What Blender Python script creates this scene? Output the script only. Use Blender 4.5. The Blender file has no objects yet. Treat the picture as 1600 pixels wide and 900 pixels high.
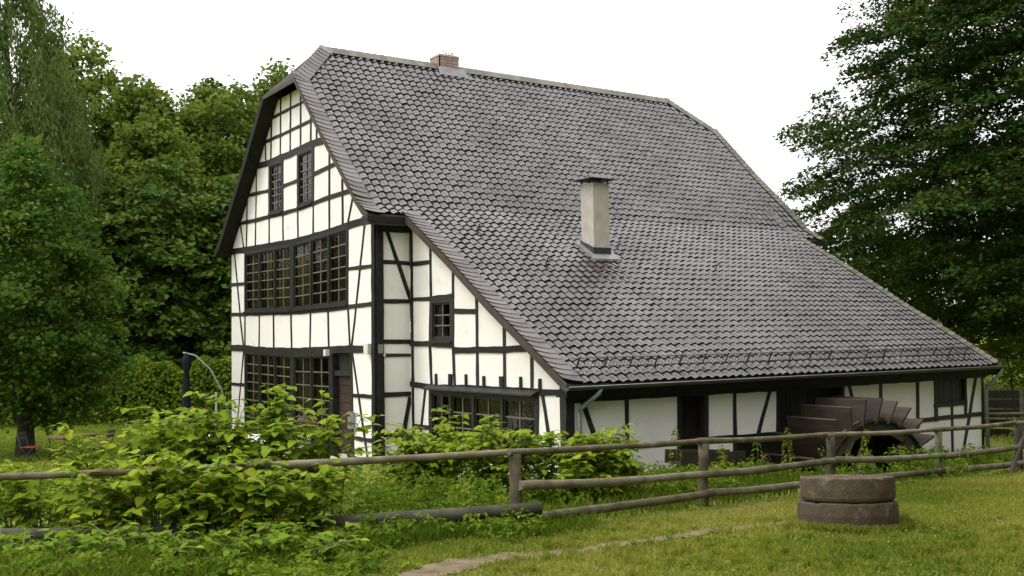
import bpy, bmesh, math, random
import numpy as np
from mathutils import Vector, Matrix
random.seed(7); rng = np.random.default_rng(11)
scene = bpy.context.scene
COL = scene.collection

# ------------------------------------------------------------------ camera, sky, sun, exposure
cam_data = bpy.data.cameras.new('camera'); cam = bpy.data.objects.new('camera', cam_data); COL.objects.link(cam)
cam.matrix_world = Matrix(((0.54753, 0.04671, 0.83548, 21.2137), (0.83667, -0.01428, -0.54752, -10.2382),
                           (-0.01364, 0.99881, -0.04690, 2.7), (0, 0, 0, 1)))
cam_data.sensor_width = 36.0; cam_data.lens = 36.22; cam_data.clip_start = 0.1; cam_data.clip_end = 2000
scene.camera = cam

SUN_EL, SUN_AZ = math.radians(52), math.radians(-122)      # azimuth of the light's origin, measured from +X
world = bpy.data.worlds.new('World'); scene.world = world; world.use_nodes = True
nt = world.node_tree; bg = nt.nodes['Background']
sky = nt.nodes.new('ShaderNodeTexSky'); sky.sky_type = 'NISHITA'; sky.sun_disc = False
sky.sun_elevation = SUN_EL; sky.sun_rotation = math.radians(90) - SUN_AZ
sky.air_density = 1.0; sky.dust_density = 4.0; sky.ozone_density = 1.0
cloud = nt.nodes.new('ShaderNodeMix'); cloud.data_type = 'RGBA'; cloud.inputs[0].default_value = 0.86
tc = nt.nodes.new('ShaderNodeTexCoord'); sx = nt.nodes.new('ShaderNodeSeparateXYZ'); nt.links.new(tc.outputs['Generated'], sx.inputs[0])
ov = nt.nodes.new('ShaderNodeMapRange'); ov.inputs[1].default_value = 0; ov.inputs[2].default_value = 1; ov.inputs[3].default_value = 0.42; ov.inputs[4].default_value = 1.02
nt.links.new(sx.outputs[2], ov.inputs[0])                  # standard overcast sky: the zenith three times as bright as the horizon
hue = nt.nodes.new('ShaderNodeVectorMath'); hue.operation = 'SCALE'; hue.inputs[0].default_value = (18.9, 18.8, 18.5); nt.links.new(ov.outputs[0], hue.inputs['Scale'])
nt.links.new(sky.outputs[0], cloud.inputs[6]); nt.links.new(hue.outputs[0], cloud.inputs[7]); nt.links.new(cloud.outputs[2], bg.inputs[0])
bg.inputs[1].default_value = 0.15

sd = bpy.data.lights.new('sun', 'SUN'); sd.energy = 1.5; sd.angle = math.radians(18); sd.color = (1.0, 0.96, 0.88)
so = bpy.data.objects.new('sun', sd); COL.objects.link(so)
sdir = Vector((math.cos(SUN_EL) * math.cos(SUN_AZ), math.cos(SUN_EL) * math.sin(SUN_AZ), math.sin(SUN_EL)))
so.rotation_euler = sdir.to_track_quat('Z', 'Y').to_euler(); so.location = (0, -20, 30)

vs = scene.view_settings
vs.view_transform = 'Standard'; vs.look = 'None'; vs.exposure = 0.1; vs.gamma = 1.0; vs.use_curve_mapping = False
scene.render.engine = 'CYCLES'
scene.render.resolution_x, scene.render.resolution_y = 1024, 576

# ------------------------------------------------------------------ helpers
CAM = np.array([21.2137, -10.2382, 2.7])
FW = np.array([-0.8363, 0.5483]); RT = np.array([0.5476, 0.8368])
def at(l, s):                          # lateral / forward metres from where the photographer stands -> x, y
    return CAM[0] + l * RT[0] + s * FW[0], CAM[1] + l * RT[1] + s * FW[1]
def ls(x, y):
    dx, dy = x - CAM[0], y - CAM[1]
    return dx * RT[0] + dy * RT[1], dx * FW[0] + dy * FW[1]
def smooth(a, b, x):
    t = np.clip((x - a) / (b - a), 0, 1); return t * t * (3 - 2 * t)

def tag(o, label=None, cat=None, group=None, kind=None):
    if label: o['label'] = label
    if cat: o['category'] = cat
    if group: o['group'] = group
    if kind: o['kind'] = kind
    return o
def link(name, me, parent=None, m=None):
    o = bpy.data.objects.new(name, me); COL.objects.link(o)
    if parent is not None: o.parent = parent
    if m is not None and me is not None and not me.materials: me.materials.append(m)
    return o
def thing(name, label, cat, loc=(0, 0, 0), rz=0.0, group=None):
    o = bpy.data.objects.new(name, None); COL.objects.link(o); o.empty_display_size = 0.2
    o.location = loc; o.rotation_euler = (0, 0, rz)
    return tag(o, label, cat, group)
def np_mesh(name, V, F, m, tone=None, smooth_shade=False):
    V = np.asarray(V, dtype=np.float32).reshape(-1, 3); F = np.asarray(F, dtype=np.int32); k = F.shape[1]
    me = bpy.data.meshes.new(name)
    me.vertices.add(len(V)); me.vertices.foreach_set('co', V.ravel())
    me.loops.add(F.size); me.loops.foreach_set('vertex_index', F.ravel())
    me.polygons.add(len(F)); me.polygons.foreach_set('loop_start', np.arange(0, F.size, k, dtype=np.int32))
    me.polygons.foreach_set('loop_total', np.full(len(F), k, dtype=np.int32))
    me.polygons.foreach_set('use_smooth', np.full(len(F), smooth_shade, dtype=bool))
    me.update(calc_edges=True)
    if tone is not None:
        a = me.attributes.new('tone', 'FLOAT', 'POINT'); a.data.foreach_set('value', np.asarray(tone, dtype=np.float32))
    me.materials.append(m)
    return me

class MB:                               # collects shapes, builds one mesh
    def __init__(s): s.v = []; s.f = []; s.sm = []
    def add(s, v, f, sm=False):
        n = len(s.v); s.v += [tuple(map(float, p)) for p in v]; s.f += [tuple(i + n for i in q) for q in f]; s.sm += [sm] * len(f); return s
    def box(s, a, b):
        x0, y0, z0 = a; x1, y1, z1 = b
        return s.add([(x0, y0, z0), (x1, y0, z0), (x1, y1, z0), (x0, y1, z0), (x0, y0, z1), (x1, y0, z1), (x1, y1, z1), (x0, y1, z1)],
                     [(0, 3, 2, 1), (4, 5, 6, 7), (0, 1, 5, 4), (1, 2, 6, 5), (2, 3, 7, 6), (3, 0, 4, 7)])
    def beam(s, p, q, w, h, up=(0, 0, 1)):
        p, q = Vector(p), Vector(q); d = (q - p).normalized(); up = Vector(up)
        a = d.cross(up)
        if a.length < 1e-4: a = d.cross(Vector((1, 0, 0)))
        a.normalize(); b = a.cross(d); a *= w / 2; b *= h / 2
        return s.add([p - a - b, p + a - b, p + a + b, p - a + b, q - a - b, q + a - b, q + a + b, q - a + b],
                     [(0, 3, 2, 1), (4, 5, 6, 7), (0, 1, 5, 4), (1, 2, 6, 5), (2, 3, 7, 6), (3, 0, 4, 7)])
    def tube(s, pts, rad, n=8, cap=True, wob=0.0):
        pts = [Vector(p) for p in pts]; rad = rad if hasattr(rad, '__len__') else [rad] * len(pts)
        v = []; f = []; ref = Vector((0, 0, 1))
        for i, p in enumerate(pts):
            d = (pts[min(i + 1, len(pts) - 1)] - pts[max(i - 1, 0)]).normalized()
            a = d.cross(ref)
            if a.length < 0.15: a = d.cross(Vector((0.3, 1, 0)))
            a.normalize(); b = d.cross(a)
            for k in range(n):
                t = 2 * math.pi * k / n; r = rad[i] * (1 + random.uniform(-wob, wob))
                v.append(p + a * (math.cos(t) * r) + b * (math.sin(t) * r))
        for i in range(len(pts) - 1):
            for k in range(n):
                f.append((i * n + k, i * n + (k + 1) % n, (i + 1) * n + (k + 1) % n, (i + 1) * n + k))
        s.add(v, f, True)
        if cap:
            m = len(s.v) - len(v)
            s.f.append(tuple(m + k for k in range(n - 1, -1, -1))); s.sm.append(False)
            s.f.append(tuple(m + (len(pts) - 1) * n + k for k in range(n))); s.sm.append(False)
        return s
    def lathe(s, prof, n=32, c=(0, 0, 0), wob=0.0):
        v = []; f = []
        for r, z in prof:
            for k in range(n):
                t = 2 * math.pi * k / n; q = r * (1 + random.uniform(-wob, wob))
                v.append((c[0] + q * math.cos(t), c[1] + q * math.sin(t), c[2] + z + random.uniform(-wob, wob) * 0.4))
        for i in range(len(prof) - 1):
            for k in range(n): f.append((i * n + k, i * n + (k + 1) % n, (i + 1) * n + (k + 1) % n, (i + 1) * n + k))
        return s.add(v, f, True)
    def build(s, name, m, parent=None):
        me = bpy.data.meshes.new(name); me.from_pydata(s.v, [], s.f); me.update()
        me.polygons.foreach_set('use_smooth', s.sm)
        me.materials.append(m)
        return link(name, me, parent)

def mat(name, cols, scale=3.0, rough=0.7, bump=0.0, bscale=40.0, spec=0.4, detail=5.0, tone=False, transl=0.0, stretch=(1, 1, 1),
        metal=0.0, dirt=None, rvar=0.0, coat=0.0, objrand=0.0):
    m = bpy.data.materials.new(name); m.use_nodes = True; t = m.node_tree; n = t.nodes; L = t.links
    p = n['Principled BSDF']; out = n['Material Output']
    p.inputs['Roughness'].default_value = rough; p.inputs['Specular IOR Level'].default_value = spec; p.inputs['Metallic'].default_value = metal
    if coat > 0: p.inputs['Coat Weight'].default_value = coat; p.inputs['Coat Roughness'].default_value = 0.15
    geo = n.new('ShaderNodeNewGeometry'); mp = n.new('ShaderNodeMapping'); mp.inputs['Scale'].default_value = stretch
    L.new(geo.outputs['Position'], mp.inputs[0])
    ns = n.new('ShaderNodeTexNoise'); ns.inputs['Scale'].default_value = scale; ns.inputs['Detail'].default_value = detail
    L.new(mp.outputs[0], ns.inputs['Vector'])
    rp = n.new('ShaderNodeValToRGB'); e = rp.color_ramp.elements
    lo, hi = (0.0, 1.0) if tone else (0.3, 0.7)
    e[0].position = lo; e[0].color = (*cols[0], 1); e[1].position = hi; e[1].color = (*cols[-1], 1)
    for i in range(1, len(cols) - 1):
        q = rp.color_ramp.elements.new(lo + (hi - lo) * i / (len(cols) - 1)); q.color = (*cols[i], 1)
    fac = ns.outputs[0]
    if tone:
        at_ = n.new('ShaderNodeAttribute'); at_.attribute_name = 'tone'
        mm = n.new('ShaderNodeMath'); mm.operation = 'MULTIPLY_ADD'; mm.inputs[1].default_value = 0.35; mm.inputs[2].default_value = -0.175
        L.new(ns.outputs[0], mm.inputs[0])
        ad = n.new('ShaderNodeMath'); ad.operation = 'ADD'; ad.use_clamp = True
        L.new(at_.outputs['Fac'], ad.inputs[0]); L.new(mm.outputs[0], ad.inputs[1]); fac = ad.outputs[0]
    if objrand:
        oi = n.new('ShaderNodeObjectInfo'); mm = n.new('ShaderNodeMath'); mm.operation = 'MULTIPLY_ADD'
        mm.inputs[1].default_value = objrand; mm.inputs[2].default_value = -objrand / 2
        L.new(oi.outputs['Random'], mm.inputs[0]); ad = n.new('ShaderNodeMath'); ad.operation = 'ADD'; ad.use_clamp = True
        L.new(fac, ad.inputs[0]); L.new(mm.outputs[0], ad.inputs[1]); fac = ad.outputs[0]
    L.new(fac, rp.inputs[0]); col = rp.outputs[0]
    if dirt:                                                   # (colour, scale, low, high)
        n2 = n.new('ShaderNodeTexNoise'); n2.inputs['Scale'].default_value = dirt[1]; n2.inputs['Detail'].default_value = 8; n2.inputs['Roughness'].default_value = 0.65
        L.new(mp.outputs[0], n2.inputs['Vector'])
        mr = n.new('ShaderNodeMapRange'); mr.inputs[1].default_value = dirt[2]; mr.inputs[2].default_value = dirt[3]
        L.new(n2.outputs[0], mr.inputs[0])
        mx = n.new('ShaderNodeMix'); mx.data_type = 'RGBA'; L.new(mr.outputs[0], mx.inputs[0]); L.new(col, mx.inputs[6])
        mx.inputs[7].default_value = (*dirt[0], 1); col = mx.outputs[2]
    L.new(col, p.inputs['Base Color'])
    if rvar:
        mr = n.new('ShaderNodeMapRange'); mr.inputs[3].default_value = rough - rvar; mr.inputs[4].default_value = rough + rvar
        n3 = n.new('ShaderNodeTexNoise'); n3.inputs['Scale'].default_value = 1.3; n3.inputs['Detail'].default_value = 4
        L.new(geo.outputs['Position'], n3.inputs['Vector'])
        mr.inputs[1].default_value = 0.3; mr.inputs[2].default_value = 0.7
        L.new(n3.outputs[0], mr.inputs[0]); L.new(mr.outputs[0], p.inputs['Roughness'])
    if coat < 0:                                               # wet sheen in broad patches
        n4 = n.new('ShaderNodeTexNoise'); n4.inputs['Scale'].default_value = .55; n4.inputs['Detail'].default_value = 6; n4.inputs['Roughness'].default_value = .6
        L.new(geo.outputs['Position'], n4.inputs['Vector']); mr = n.new('ShaderNodeMapRange'); mr.inputs[1].default_value = .36; mr.inputs[2].default_value = .62
        mr.inputs[3].default_value = .62; mr.inputs[4].default_value = 1.0; L.new(n4.outputs[0], mr.inputs[0]); L.new(mr.outputs[0], p.inputs['Coat Weight']); p.inputs['Coat Roughness'].default_value = .13; p.inputs['Coat IOR'].default_value = 1.46
    if bump:
        nb = n.new('ShaderNodeTexNoise'); nb.inputs['Scale'].default_value = bscale; nb.inputs['Detail'].default_value = 6
        L.new(mp.outputs[0], nb.inputs['Vector'])
        b = n.new('ShaderNodeBump'); b.inputs['Strength'].default_value = 1.0; b.inputs['Distance'].default_value = bump
        L.new(nb.outputs[0], b.inputs['Height']); L.new(b.outputs[0], p.inputs['Normal'])
    if transl:
        tr = n.new('ShaderNodeBsdfTranslucent'); L.new(col, tr.inputs[0])
        ms = n.new('ShaderNodeMixShader'); ms.inputs[0].default_value = transl
        L.new(p.outputs[0], ms.inputs[1]); L.new(tr.outputs[0], ms.inputs[2]); L.new(ms.outputs[0], out.inputs[0])
    return m

M = {}
M['plaster'] = mat('plaster', [(.81, .783, .753), (.865, .838, .81)], 1.6, .85, .006, 9, .2, dirt=((.54, .505, .44), 1.5, .58, .84))
M['timber'] = mat('timber', [(.008, .009, .008), (.022, .023, .020)], 6, .62, .004, 60, .3, objrand=.5, dirt=((.062, .058, .05), 11, .56, .8))
M['timber_grey'] = mat('timber_grey', [(.018, .019, .018), (.035, .036, .033)], 5, .6, .003, 60, .3)
M['frame'] = mat('frame', [(.014, .014, .012), (.03, .028, .024)], 5, .55, .002, 60, .35)
M['bar'] = mat('bar', [(.11, .088, .072), (.20, .165, .14)], 9, .5, .0, 60, .4)
M['tile'] = mat('tile', [(.022, .017, .018), (.038, .030, .0315), (.078, .063, .065)], 2.2, .36, .0012, 70, .22, tone=True, rvar=.08, coat=-1, dirt=((.10, .09, .075), 9, .62, .82))
M['slate'] = mat('slate', [(.070, .063, .059), (.125, .113, .105)], 4, .5, .002, 60, .5, objrand=.7, rvar=.08)
M['slate_moss'] = mat('slate_moss', [(.095, .09, .07), (.155, .145, .11)], 4, .6, .002, 60, .4, objrand=.7)
M['deck'] = mat('deck', [(.010, .010, .009), (.022, .021, .018)], 5, .75, .002, 40, .2)
M['barge'] = mat('barge', [(.045, .032, .026), (.075, .055, .045)], 5, .6, .002, 60, .3)
M['concrete'] = mat('concrete', [(.40, .372, .33), (.52, .483, .43)], 4, .9, .004, 45, .2, dirt=((.24, .22, .18), 14, .62, .8))
M['brick'] = mat('brick', [(.31, .22, .185), (.42, .325, .285)], 10, .9, .004, 60, .2, objrand=.6)
M['mortar'] = mat('mortar', [(.36, .34, .31), (.46, .44, .40)], 14, .95, .003, 90, .2)
M['lead'] = mat('lead', [(.15, .15, .15), (.24, .235, .23)], 6, .5, .001, 40, .5)
M['darkmetal'] = mat('darkmetal', [(.02, .021, .023), (.045, .046, .05)], 8, .5, .001, 40, .5)
M['zinc'] = mat('zinc', [(.20, .21, .21), (.30, .31, .30)], 3, .5, .001, 40, .5, metal=.3)
M['gutter'] = mat('gutter', [(.05, .055, .05), (.085, .09, .08)], 3, .5, .001, 40, .4)
M['pole'] = mat('pole', [(.085, .070, .043), (.145, .122, .080), (.215, .186, .133)], 4, .85, .006, 30, .2, detail=9, objrand=.25, dirt=((.10, .125, .055), 3.0, .52, .72))
M['pole_dark'] = mat('pole_dark', [(.045, .04, .03), (.095, .085, .066)], 4, .9, .008, 30, .2, detail=9, dirt=((.06, .075, .03), 3.0, .5, .72))
M['wheelwood'] = mat('wheelwood', [(.022, .016, .010), (.050, .036, .023)], 6, .7, .006, 30, .3, stretch=(.3, 1, 1), objrand=.5)
M['millstone'] = mat('millstone', [(.062, .046, .031), (.11, .083, .057)], 6, .95, .012, 45, .2, detail=9, dirt=((.17, .165, .11), 7, .56, .72))
M['woodtable'] = mat('woodtable', [(.17, .10, .055), (.26, .165, .10)], 12, .6, .002, 60, .3, objrand=.6)
M['redseat'] = mat('redseat', [(.22, .045, .03), (.30, .07, .045)], 6, .6, 0, 60, .3)
M['whitecloth'] = mat('whitecloth', [(.74, .75, .77), (.82, .82, .83)], 3, .8, .002, 30, .2)
M['navy'] = mat('navy', [(.007, .010, .015), (.014, .019, .027)], 6, .85, .004, 50, .2)
M['ivory'] = mat('ivory', [(.62, .60, .53), (.70, .68, .62)], 6, .6, .0, 50, .3)
M['terracotta'] = mat('terracotta', [(.36, .16, .09), (.44, .22, .13)], 6, .9, .002, 50, .2)
M['doorwood'] = mat('doorwood', [(.035, .022, .016), (.06, .038, .028)], 6, .6, .002, 50, .35, objrand=.5)
M['curtain'] = mat('curtain', [(.06, .04, .022), (.13, .085, .045), (.17, .13, .09)], 1.4, .9, 0, 50, .1)
M['voile'] = mat('voile', [(.35, .34, .31), (.45, .44, .41)], 1.4, .9, 0, 50, .1)
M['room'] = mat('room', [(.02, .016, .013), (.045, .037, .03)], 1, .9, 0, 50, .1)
M['bark'] = mat('bark', [(.045, .038, .028), (.10, .088, .068)], 5, .95, .02, 14, .1, detail=8)
M['stem'] = mat('stem', [(.09, .085, .03), (.14, .16, .05)], 8, .6, 0, 50, .3)
M['stem_red'] = mat('stem_red', [(.12, .07, .04), (.13, .12, .05)], 8, .6, 0, 50, .3)
M['water'] = mat('water', [(.008, .012, .010), (.014, .018, .014)], 2, .08, .002, 6, .5)
M['earth'] = mat('earth', [(.10, .08, .046), (.15, .12, .074), (.205, .168, .11)], 5, .95, .015, 30, .1, detail=10)
M['ground'] = mat('ground', [(.10, .125, .02), (.15, .175, .03), (.20, .195, .055)], 1.1, .95, .02, 25, .1, detail=10)
M['forestfloor'] = M['ground']
M['grass'] = mat('grass', [(.12, .175, .018), (.225, .258, .034), (.33, .315, .065), (.44, .37, .14)], .7, .6, 0, 50, .08, tone=True, transl=.38)
M['gardenlawn'] = mat('gardenlawn', [(.13, .19, .02), (.19, .25, .03), (.26, .30, .045)], .9, .6, 0, 50, .08, tone=True, transl=.38)
M['meadow'] = mat('meadow', [(.07, .125, .010), (.125, .19, .016), (.20, .25, .03)], .9, .6, 0, 50, .08, tone=True, transl=.38)
M['clover'] = mat('clover', [(.08, .15, .02), (.14, .22, .04), (.22, .28, .08)], 3, .6, 0, 50, .16, tone=True, transl=.3)
M['weed'] = mat('weed', [(.07, .14, .010), (.14, .22, .016), (.26, .31, .03)], 1.2, .6, 0, 50, .08, tone=True, transl=.42)
M['knot'] = mat('knot', [(.105, .20, .012), (.22, .315, .017), (.39, .445, .036)], .8, .6, 0, 50, .08, tone=True, transl=.45)
M['beech'] = mat('beech', [(.017, .042, .006), (.040, .073, .010), (.088, .118, .017)], .35, .6, 0, 50, .08, tone=True, transl=.3)
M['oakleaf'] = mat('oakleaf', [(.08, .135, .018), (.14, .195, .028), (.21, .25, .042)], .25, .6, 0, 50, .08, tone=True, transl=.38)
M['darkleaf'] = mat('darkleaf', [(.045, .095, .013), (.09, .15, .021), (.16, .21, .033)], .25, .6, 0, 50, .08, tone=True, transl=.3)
M['willow'] = mat('willow', [(.075, .125, .026), (.12, .175, .042), (.17, .22, .06)], .25, .6, 0, 50, .08, tone=True, transl=.38)
M['alder'] = mat('alder', [(.032, .085, .011), (.075, .15, .018), (.16, .22, .036)], .6, .6, 0, 50, .08, tone=True, transl=.38)
M['hedge'] = mat('hedge', [(.07, .13, .010), (.15, .22, .018), (.25, .31, .03)], .5, .6, 0, 50, .08, tone=True, transl=.38)
M['petal'] = mat('petal', [(.22, .05, .26), (.34, .12, .36)], 20, .6, 0, 50, .2)
M['white'] = mat('white', [(.68, .68, .66), (.76, .76, .74)], 6, .5, 0, 50, .3)
M['redplastic'] = mat('redplastic', [(.20, .025, .03), (.26, .04, .045)], 6, .4, 0, 50, .4)
def pane_mat():
    m = bpy.data.materials.new('pane'); m.use_nodes = True; t = m.node_tree; n = t.nodes; L = t.links
    for x in list(n): n.remove(x)
    out = n.new('ShaderNodeOutputMaterial'); g = n.new('ShaderNodeBsdfGlossy'); g.inputs['Roughness'].default_value = .03
    tr = n.new('ShaderNodeBsdfTransparent'); tr.inputs[0].default_value = (.75, .77, .74, 1)
    fr = n.new('ShaderNodeFresnel'); fr.inputs[0].default_value = 1.5
    ns = n.new('ShaderNodeTexNoise'); ns.inputs['Scale'].default_value = 3.0; b = n.new('ShaderNodeBump'); b.inputs['Distance'].default_value = .006
    L.new(ns.outputs[0], b.inputs['Height']); L.new(b.outputs[0], g.inputs['Normal'])
    ms = n.new('ShaderNodeMixShader'); L.new(fr.outputs[0], ms.inputs[0]); L.new(tr.outputs[0], ms.inputs[1]); L.new(g.outputs[0], ms.inputs[2]); L.new(ms.outputs[0], out.inputs[0])
    return m
M['pane'] = pane_mat()

# ------------------------------------------------------------------ the ground
def gz(x, y):
    l, s = ls(np.asarray(x, float), np.asarray(y, float))
    z1 = 1.1 - 0.062 * s
    z2 = -0.12 - 0.5 * smooth(-7.5, -11.5, l) - .22 * smooth(4, 9, l)
    z = np.where(z1 > z2, z1, z2); d = np.clip(0.25 - np.abs(z1 - z2), 0, None); z = z + d * d          # soft join
    z = z + 0.30 * np.clip(s - 45, 0, 60) * smooth(8, -4, l) + 0.045 * np.clip(s - 32, 0, 200) * smooth(6, 14, l)
    z = z + 0.03 * np.sin(x * 1.3 + y * .7) * np.cos(y * 1.1 - x * .4) * smooth(2, 6, s)
    # the wheel pit beside the side wall
    pit = smooth(6.05, 6.25, x) * smooth(8.25, 8.0, x) * smooth(4.6, 4.95, y) * smooth(10.5, 10.2, y)
    z = z * (1 - pit) - 3.6 * pit
    inside = smooth(-10.2, -9.9, x) * smooth(5.9, 5.7, x) * smooth(0.0, 1.2, y) * smooth(14.2, 13.4, y)
    return z - 0.6 * inside
def axis(lo, hi, step, far):
    a = np.arange(lo, hi + 1e-6, step); g = step * np.cumsum(1.22 ** np.arange(1, 42)); g = g[g < far]
    return np.concatenate([(lo - g)[::-1], a, hi + g])
ax_, ay_ = axis(-14, 24, .25, 900), axis(-14, 20, .25, 900)
GX, GY = np.meshgrid(ax_, ay_, indexing='ij'); GZ = gz(GX, GY)
ni, nj = GX.shape; idx = np.arange(ni * nj).reshape(ni, nj)
F = np.stack([idx[:-1, :-1], idx[1:, :-1], idx[1:, 1:], idx[:-1, 1:]], -1).reshape(-1, 4)
tag(link('ground', np_mesh('ground', np.stack([GX, GY, GZ], -1), F, M['ground'], smooth_shade=True)), kind='structure')
mb = MB(); mb.add([(6.2, 4.8, -3.2), (8.1, 4.8, -3.2), (8.1, 10.4, -3.2), (6.2, 10.4, -3.2)], [(0, 1, 2, 3)])
tag(mb.build('water', M['water']), kind='structure')

PATH = [(-1.4, 8.6), (-.55, 10.25), (.5, 11.05), (1.6, 11.75), (2.7, 12.6), (3.45, 13.2)]   # worn track: lateral, forward
PW = [.31, .28, .20, .17, .14, .09]
def path_d(x, y):                      # signed distance outside the track
    l, s = ls(x, y); best = np.full(np.shape(l), 9.0)
    for i in range(len(PATH) - 1):
        a = np.array(PATH[i]); b = np.array(PATH[i + 1]); d = b - a
        t = np.clip(((l - a[0]) * d[0] + (s - a[1]) * d[1]) / (d @ d), 0, 1)
        dist = np.hypot(l - a[0] - t * d[0], s - a[1] - t * d[1]) - (PW[i] + t * (PW[i + 1] - PW[i]))
        best = np.minimum(best, dist)
    return best + .05 * np.sin(x * 5.1) * np.cos(y * 4.3) + .03 * np.sin(x * 13 + y * 9) + .03 * np.sin(y * 23 - x * 17)
g = np.arange(0, 1, .006); V = []; 
px, py = np.meshgrid(np.arange(9, 19, .06), np.arange(-12, 5, .06), indexing='ij')
ok = path_d(px, py) < 0.0
pz = gz(px, py) + .012
id2 = np.arange(px.size).reshape(px.shape); q = ok[:-1, :-1] & ok[1:, 1:] & ok[1:, :-1] & ok[:-1, 1:]
F = np.stack([id2[:-1, :-1], id2[1:, :-1], id2[1:, 1:], id2[:-1, 1:]], -1)[q]
u, inv = np.unique(F, return_inverse=True)
P3 = np.stack([px, py, pz + rng.uniform(-.004, .008, px.shape)], -1).reshape(-1, 3)[u]
tag(link('dirt_path', np_mesh('dirt_path', P3, inv.reshape(-1, 4), M['earth'], smooth_shade=True)), kind='structure')

# ------------------------------------------------------------------ the mill house
house = thing('mill_house', 'half-timbered black and white mill house with large dark tiled roof', 'house', (0, 0, 0))
PL = {'g': lambda u, v, d: (u, -d, v), 's': lambda u, v, d: (d, u, v), 'l': lambda u, v, d: (u, .84 - d, v), 'd': lambda u, v, d: (6.13 + d, u, v)}
G_TIMBER=[
 (0.11,[(-6.74,8.98),(-6.01,8.97),(-5.26,8.98),(-4.54,8.97),(-4.18,8.97)]),
 (0.12,[(-7.24,8.38),(-6.05,8.37),(-5.34,8.37),(-4.55,8.37),(-3.79,8.37),(-3.67,8.37)]),
 (0.2,[(-8.05,7.79),(-7.21,7.74),(-6.06,7.74),(-5.31,7.73),(-4.55,7.75),(-3.8,7.75),(-2.88,7.72)]),
 (0.13,[(-8.91,7.02),(-6.93,6.94)]),
 (0.13,[(-5.86,6.92),(-4.76,6.93)]),
 (0.13,[(-3.68,6.95),(-2.66,6.99),(-2.25,7.01)]),
 (0.14,[(-9.56,6.25),(-8.02,6.2),(-6.94,6.19),(-5.82,6.17),(-4.77,6.16),(-3.7,6.19),(-2.67,6.23),(-1.88,6.23),(-1.43,6.24)]),
 (0.2,[(-10.35,5.45),(-7.89,5.38),(-5.19,5.31),(-2.87,5.35),(-1.56,5.41),(-0.14,5.45)]),
 (0.12,[(-10.36,4.42),(-9.02,4.39)]),
 (0.12,[(-1.58,4.37),(-0.16,4.35)]),
 (0.14,[(-10.36,3.5),(-9.03,3.47),(-5.29,3.42),(-2.75,3.42),(-1.59,3.46),(-0.14,3.49)]),
 (0.2,[(-10.36,2.47),(-9.03,2.46),(-7.81,2.41),(-5.22,2.38),(-2.73,2.42),(-1.47,2.45),(-0.12,2.45)]),
 (0.12,[(-10.37,1.35),(-9.03,1.36)]),
 (0.12,[(-1.38,1.36),(-0.11,1.37)]),
 (0.12,[(-1.32,0.36),(-0.06,0.37)]),
 (0.1,[(-6.0,9.65),(-6.05,7.73)]),
 (0.1,[(-5.23,9.63),(-5.31,7.74)]),
 (0.1,[(-4.53,9.41),(-4.55,7.75)]),
 (0.1,[(-3.82,8.58),(-3.85,7.75)]),
 (0.1,[(-3.44,8.25),(-3.46,7.75)]),
 (0.1,[(-6.72,9.06),(-6.79,7.74)]),
 (0.1,[(-7.25,8.51),(-7.21,7.75)]),
 (0.1,[(-7.99,7.75),(-8.1,5.4)]),
 (0.1,[(-8.81,6.96),(-8.9,5.43)]),
 (0.1,[(-3.66,7.72),(-3.71,5.37)]),
 (0.1,[(-2.64,7.44),(-2.67,5.37)]),
 (0.1,[(-1.86,6.59),(-1.85,5.42)]),
 (0.1,[(-6.93,7.74),(-6.94,6.17)]),
 (0.1,[(-5.86,7.72),(-5.86,6.16)]),
 (0.1,[(-4.77,7.73),(-4.77,6.15)]),
 (0.1,[(-6.94,6.18),(-6.95,5.36)]),
 (0.1,[(-5.86,6.16),(-5.85,5.35)]),
 (0.1,[(-4.77,6.15),(-4.74,5.34)]),
 (0.1,[(-9.02,5.4),(-9.04,-0.97)]),
 (0.1,[(-1.56,5.42),(-1.59,3.44)]),
 (0.1,[(-1.59,3.45),(-1.48,2.43)]),
 (0.1,[(-7.78,3.46),(-7.8,2.42)]),
 (0.1,[(-6.61,3.44),(-6.61,2.41)]),
 (0.1,[(-5.29,3.43),(-5.24,2.38)]),
 (0.1,[(-3.91,3.43),(-3.97,2.4)]),
 (0.1,[(-2.77,3.42),(-2.73,2.42)]),
 (0.1,[(-1.41,2.44),(-1.3,-0.24)]),
 (0.17,[(-5.19,5.31),(-5.21,3.41)]),
 (0.17,[(-5.2,2.38),(-5.21,-0.61)]),
 (0.2,[(-2.59,2.41),(-2.51,-0.35)]),
 (0.09,[(-9.44,6.23),(-9.1,5.4)]),
 (0.09,[(-1.27,6.05),(-1.58,5.42)]),
 (0.09,[(-10.01,5.45),(-9.46,3.44)]),
 (0.09,[(-9.52,3.5),(-9.14,2.46)]),
 (0.09,[(-0.6,5.43),(-1.2,3.14)]),
 (0.09,[(-1.18,3.2),(-1.41,2.44)]),
 (0.09,[(-9.14,2.44),(-10.07,-1.07)]),
 (0.09,[(-1.36,2.43),(-0.95,1.19)]),
 (0.09,[(-0.96,1.22),(-0.5,-0.16)]),
 (0.2,[(-10.37,-1.06),(-0.0,-0.09)]),
 (0.3,[(-0.06,5.48),(-0.05,-0.12)]),
]
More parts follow.
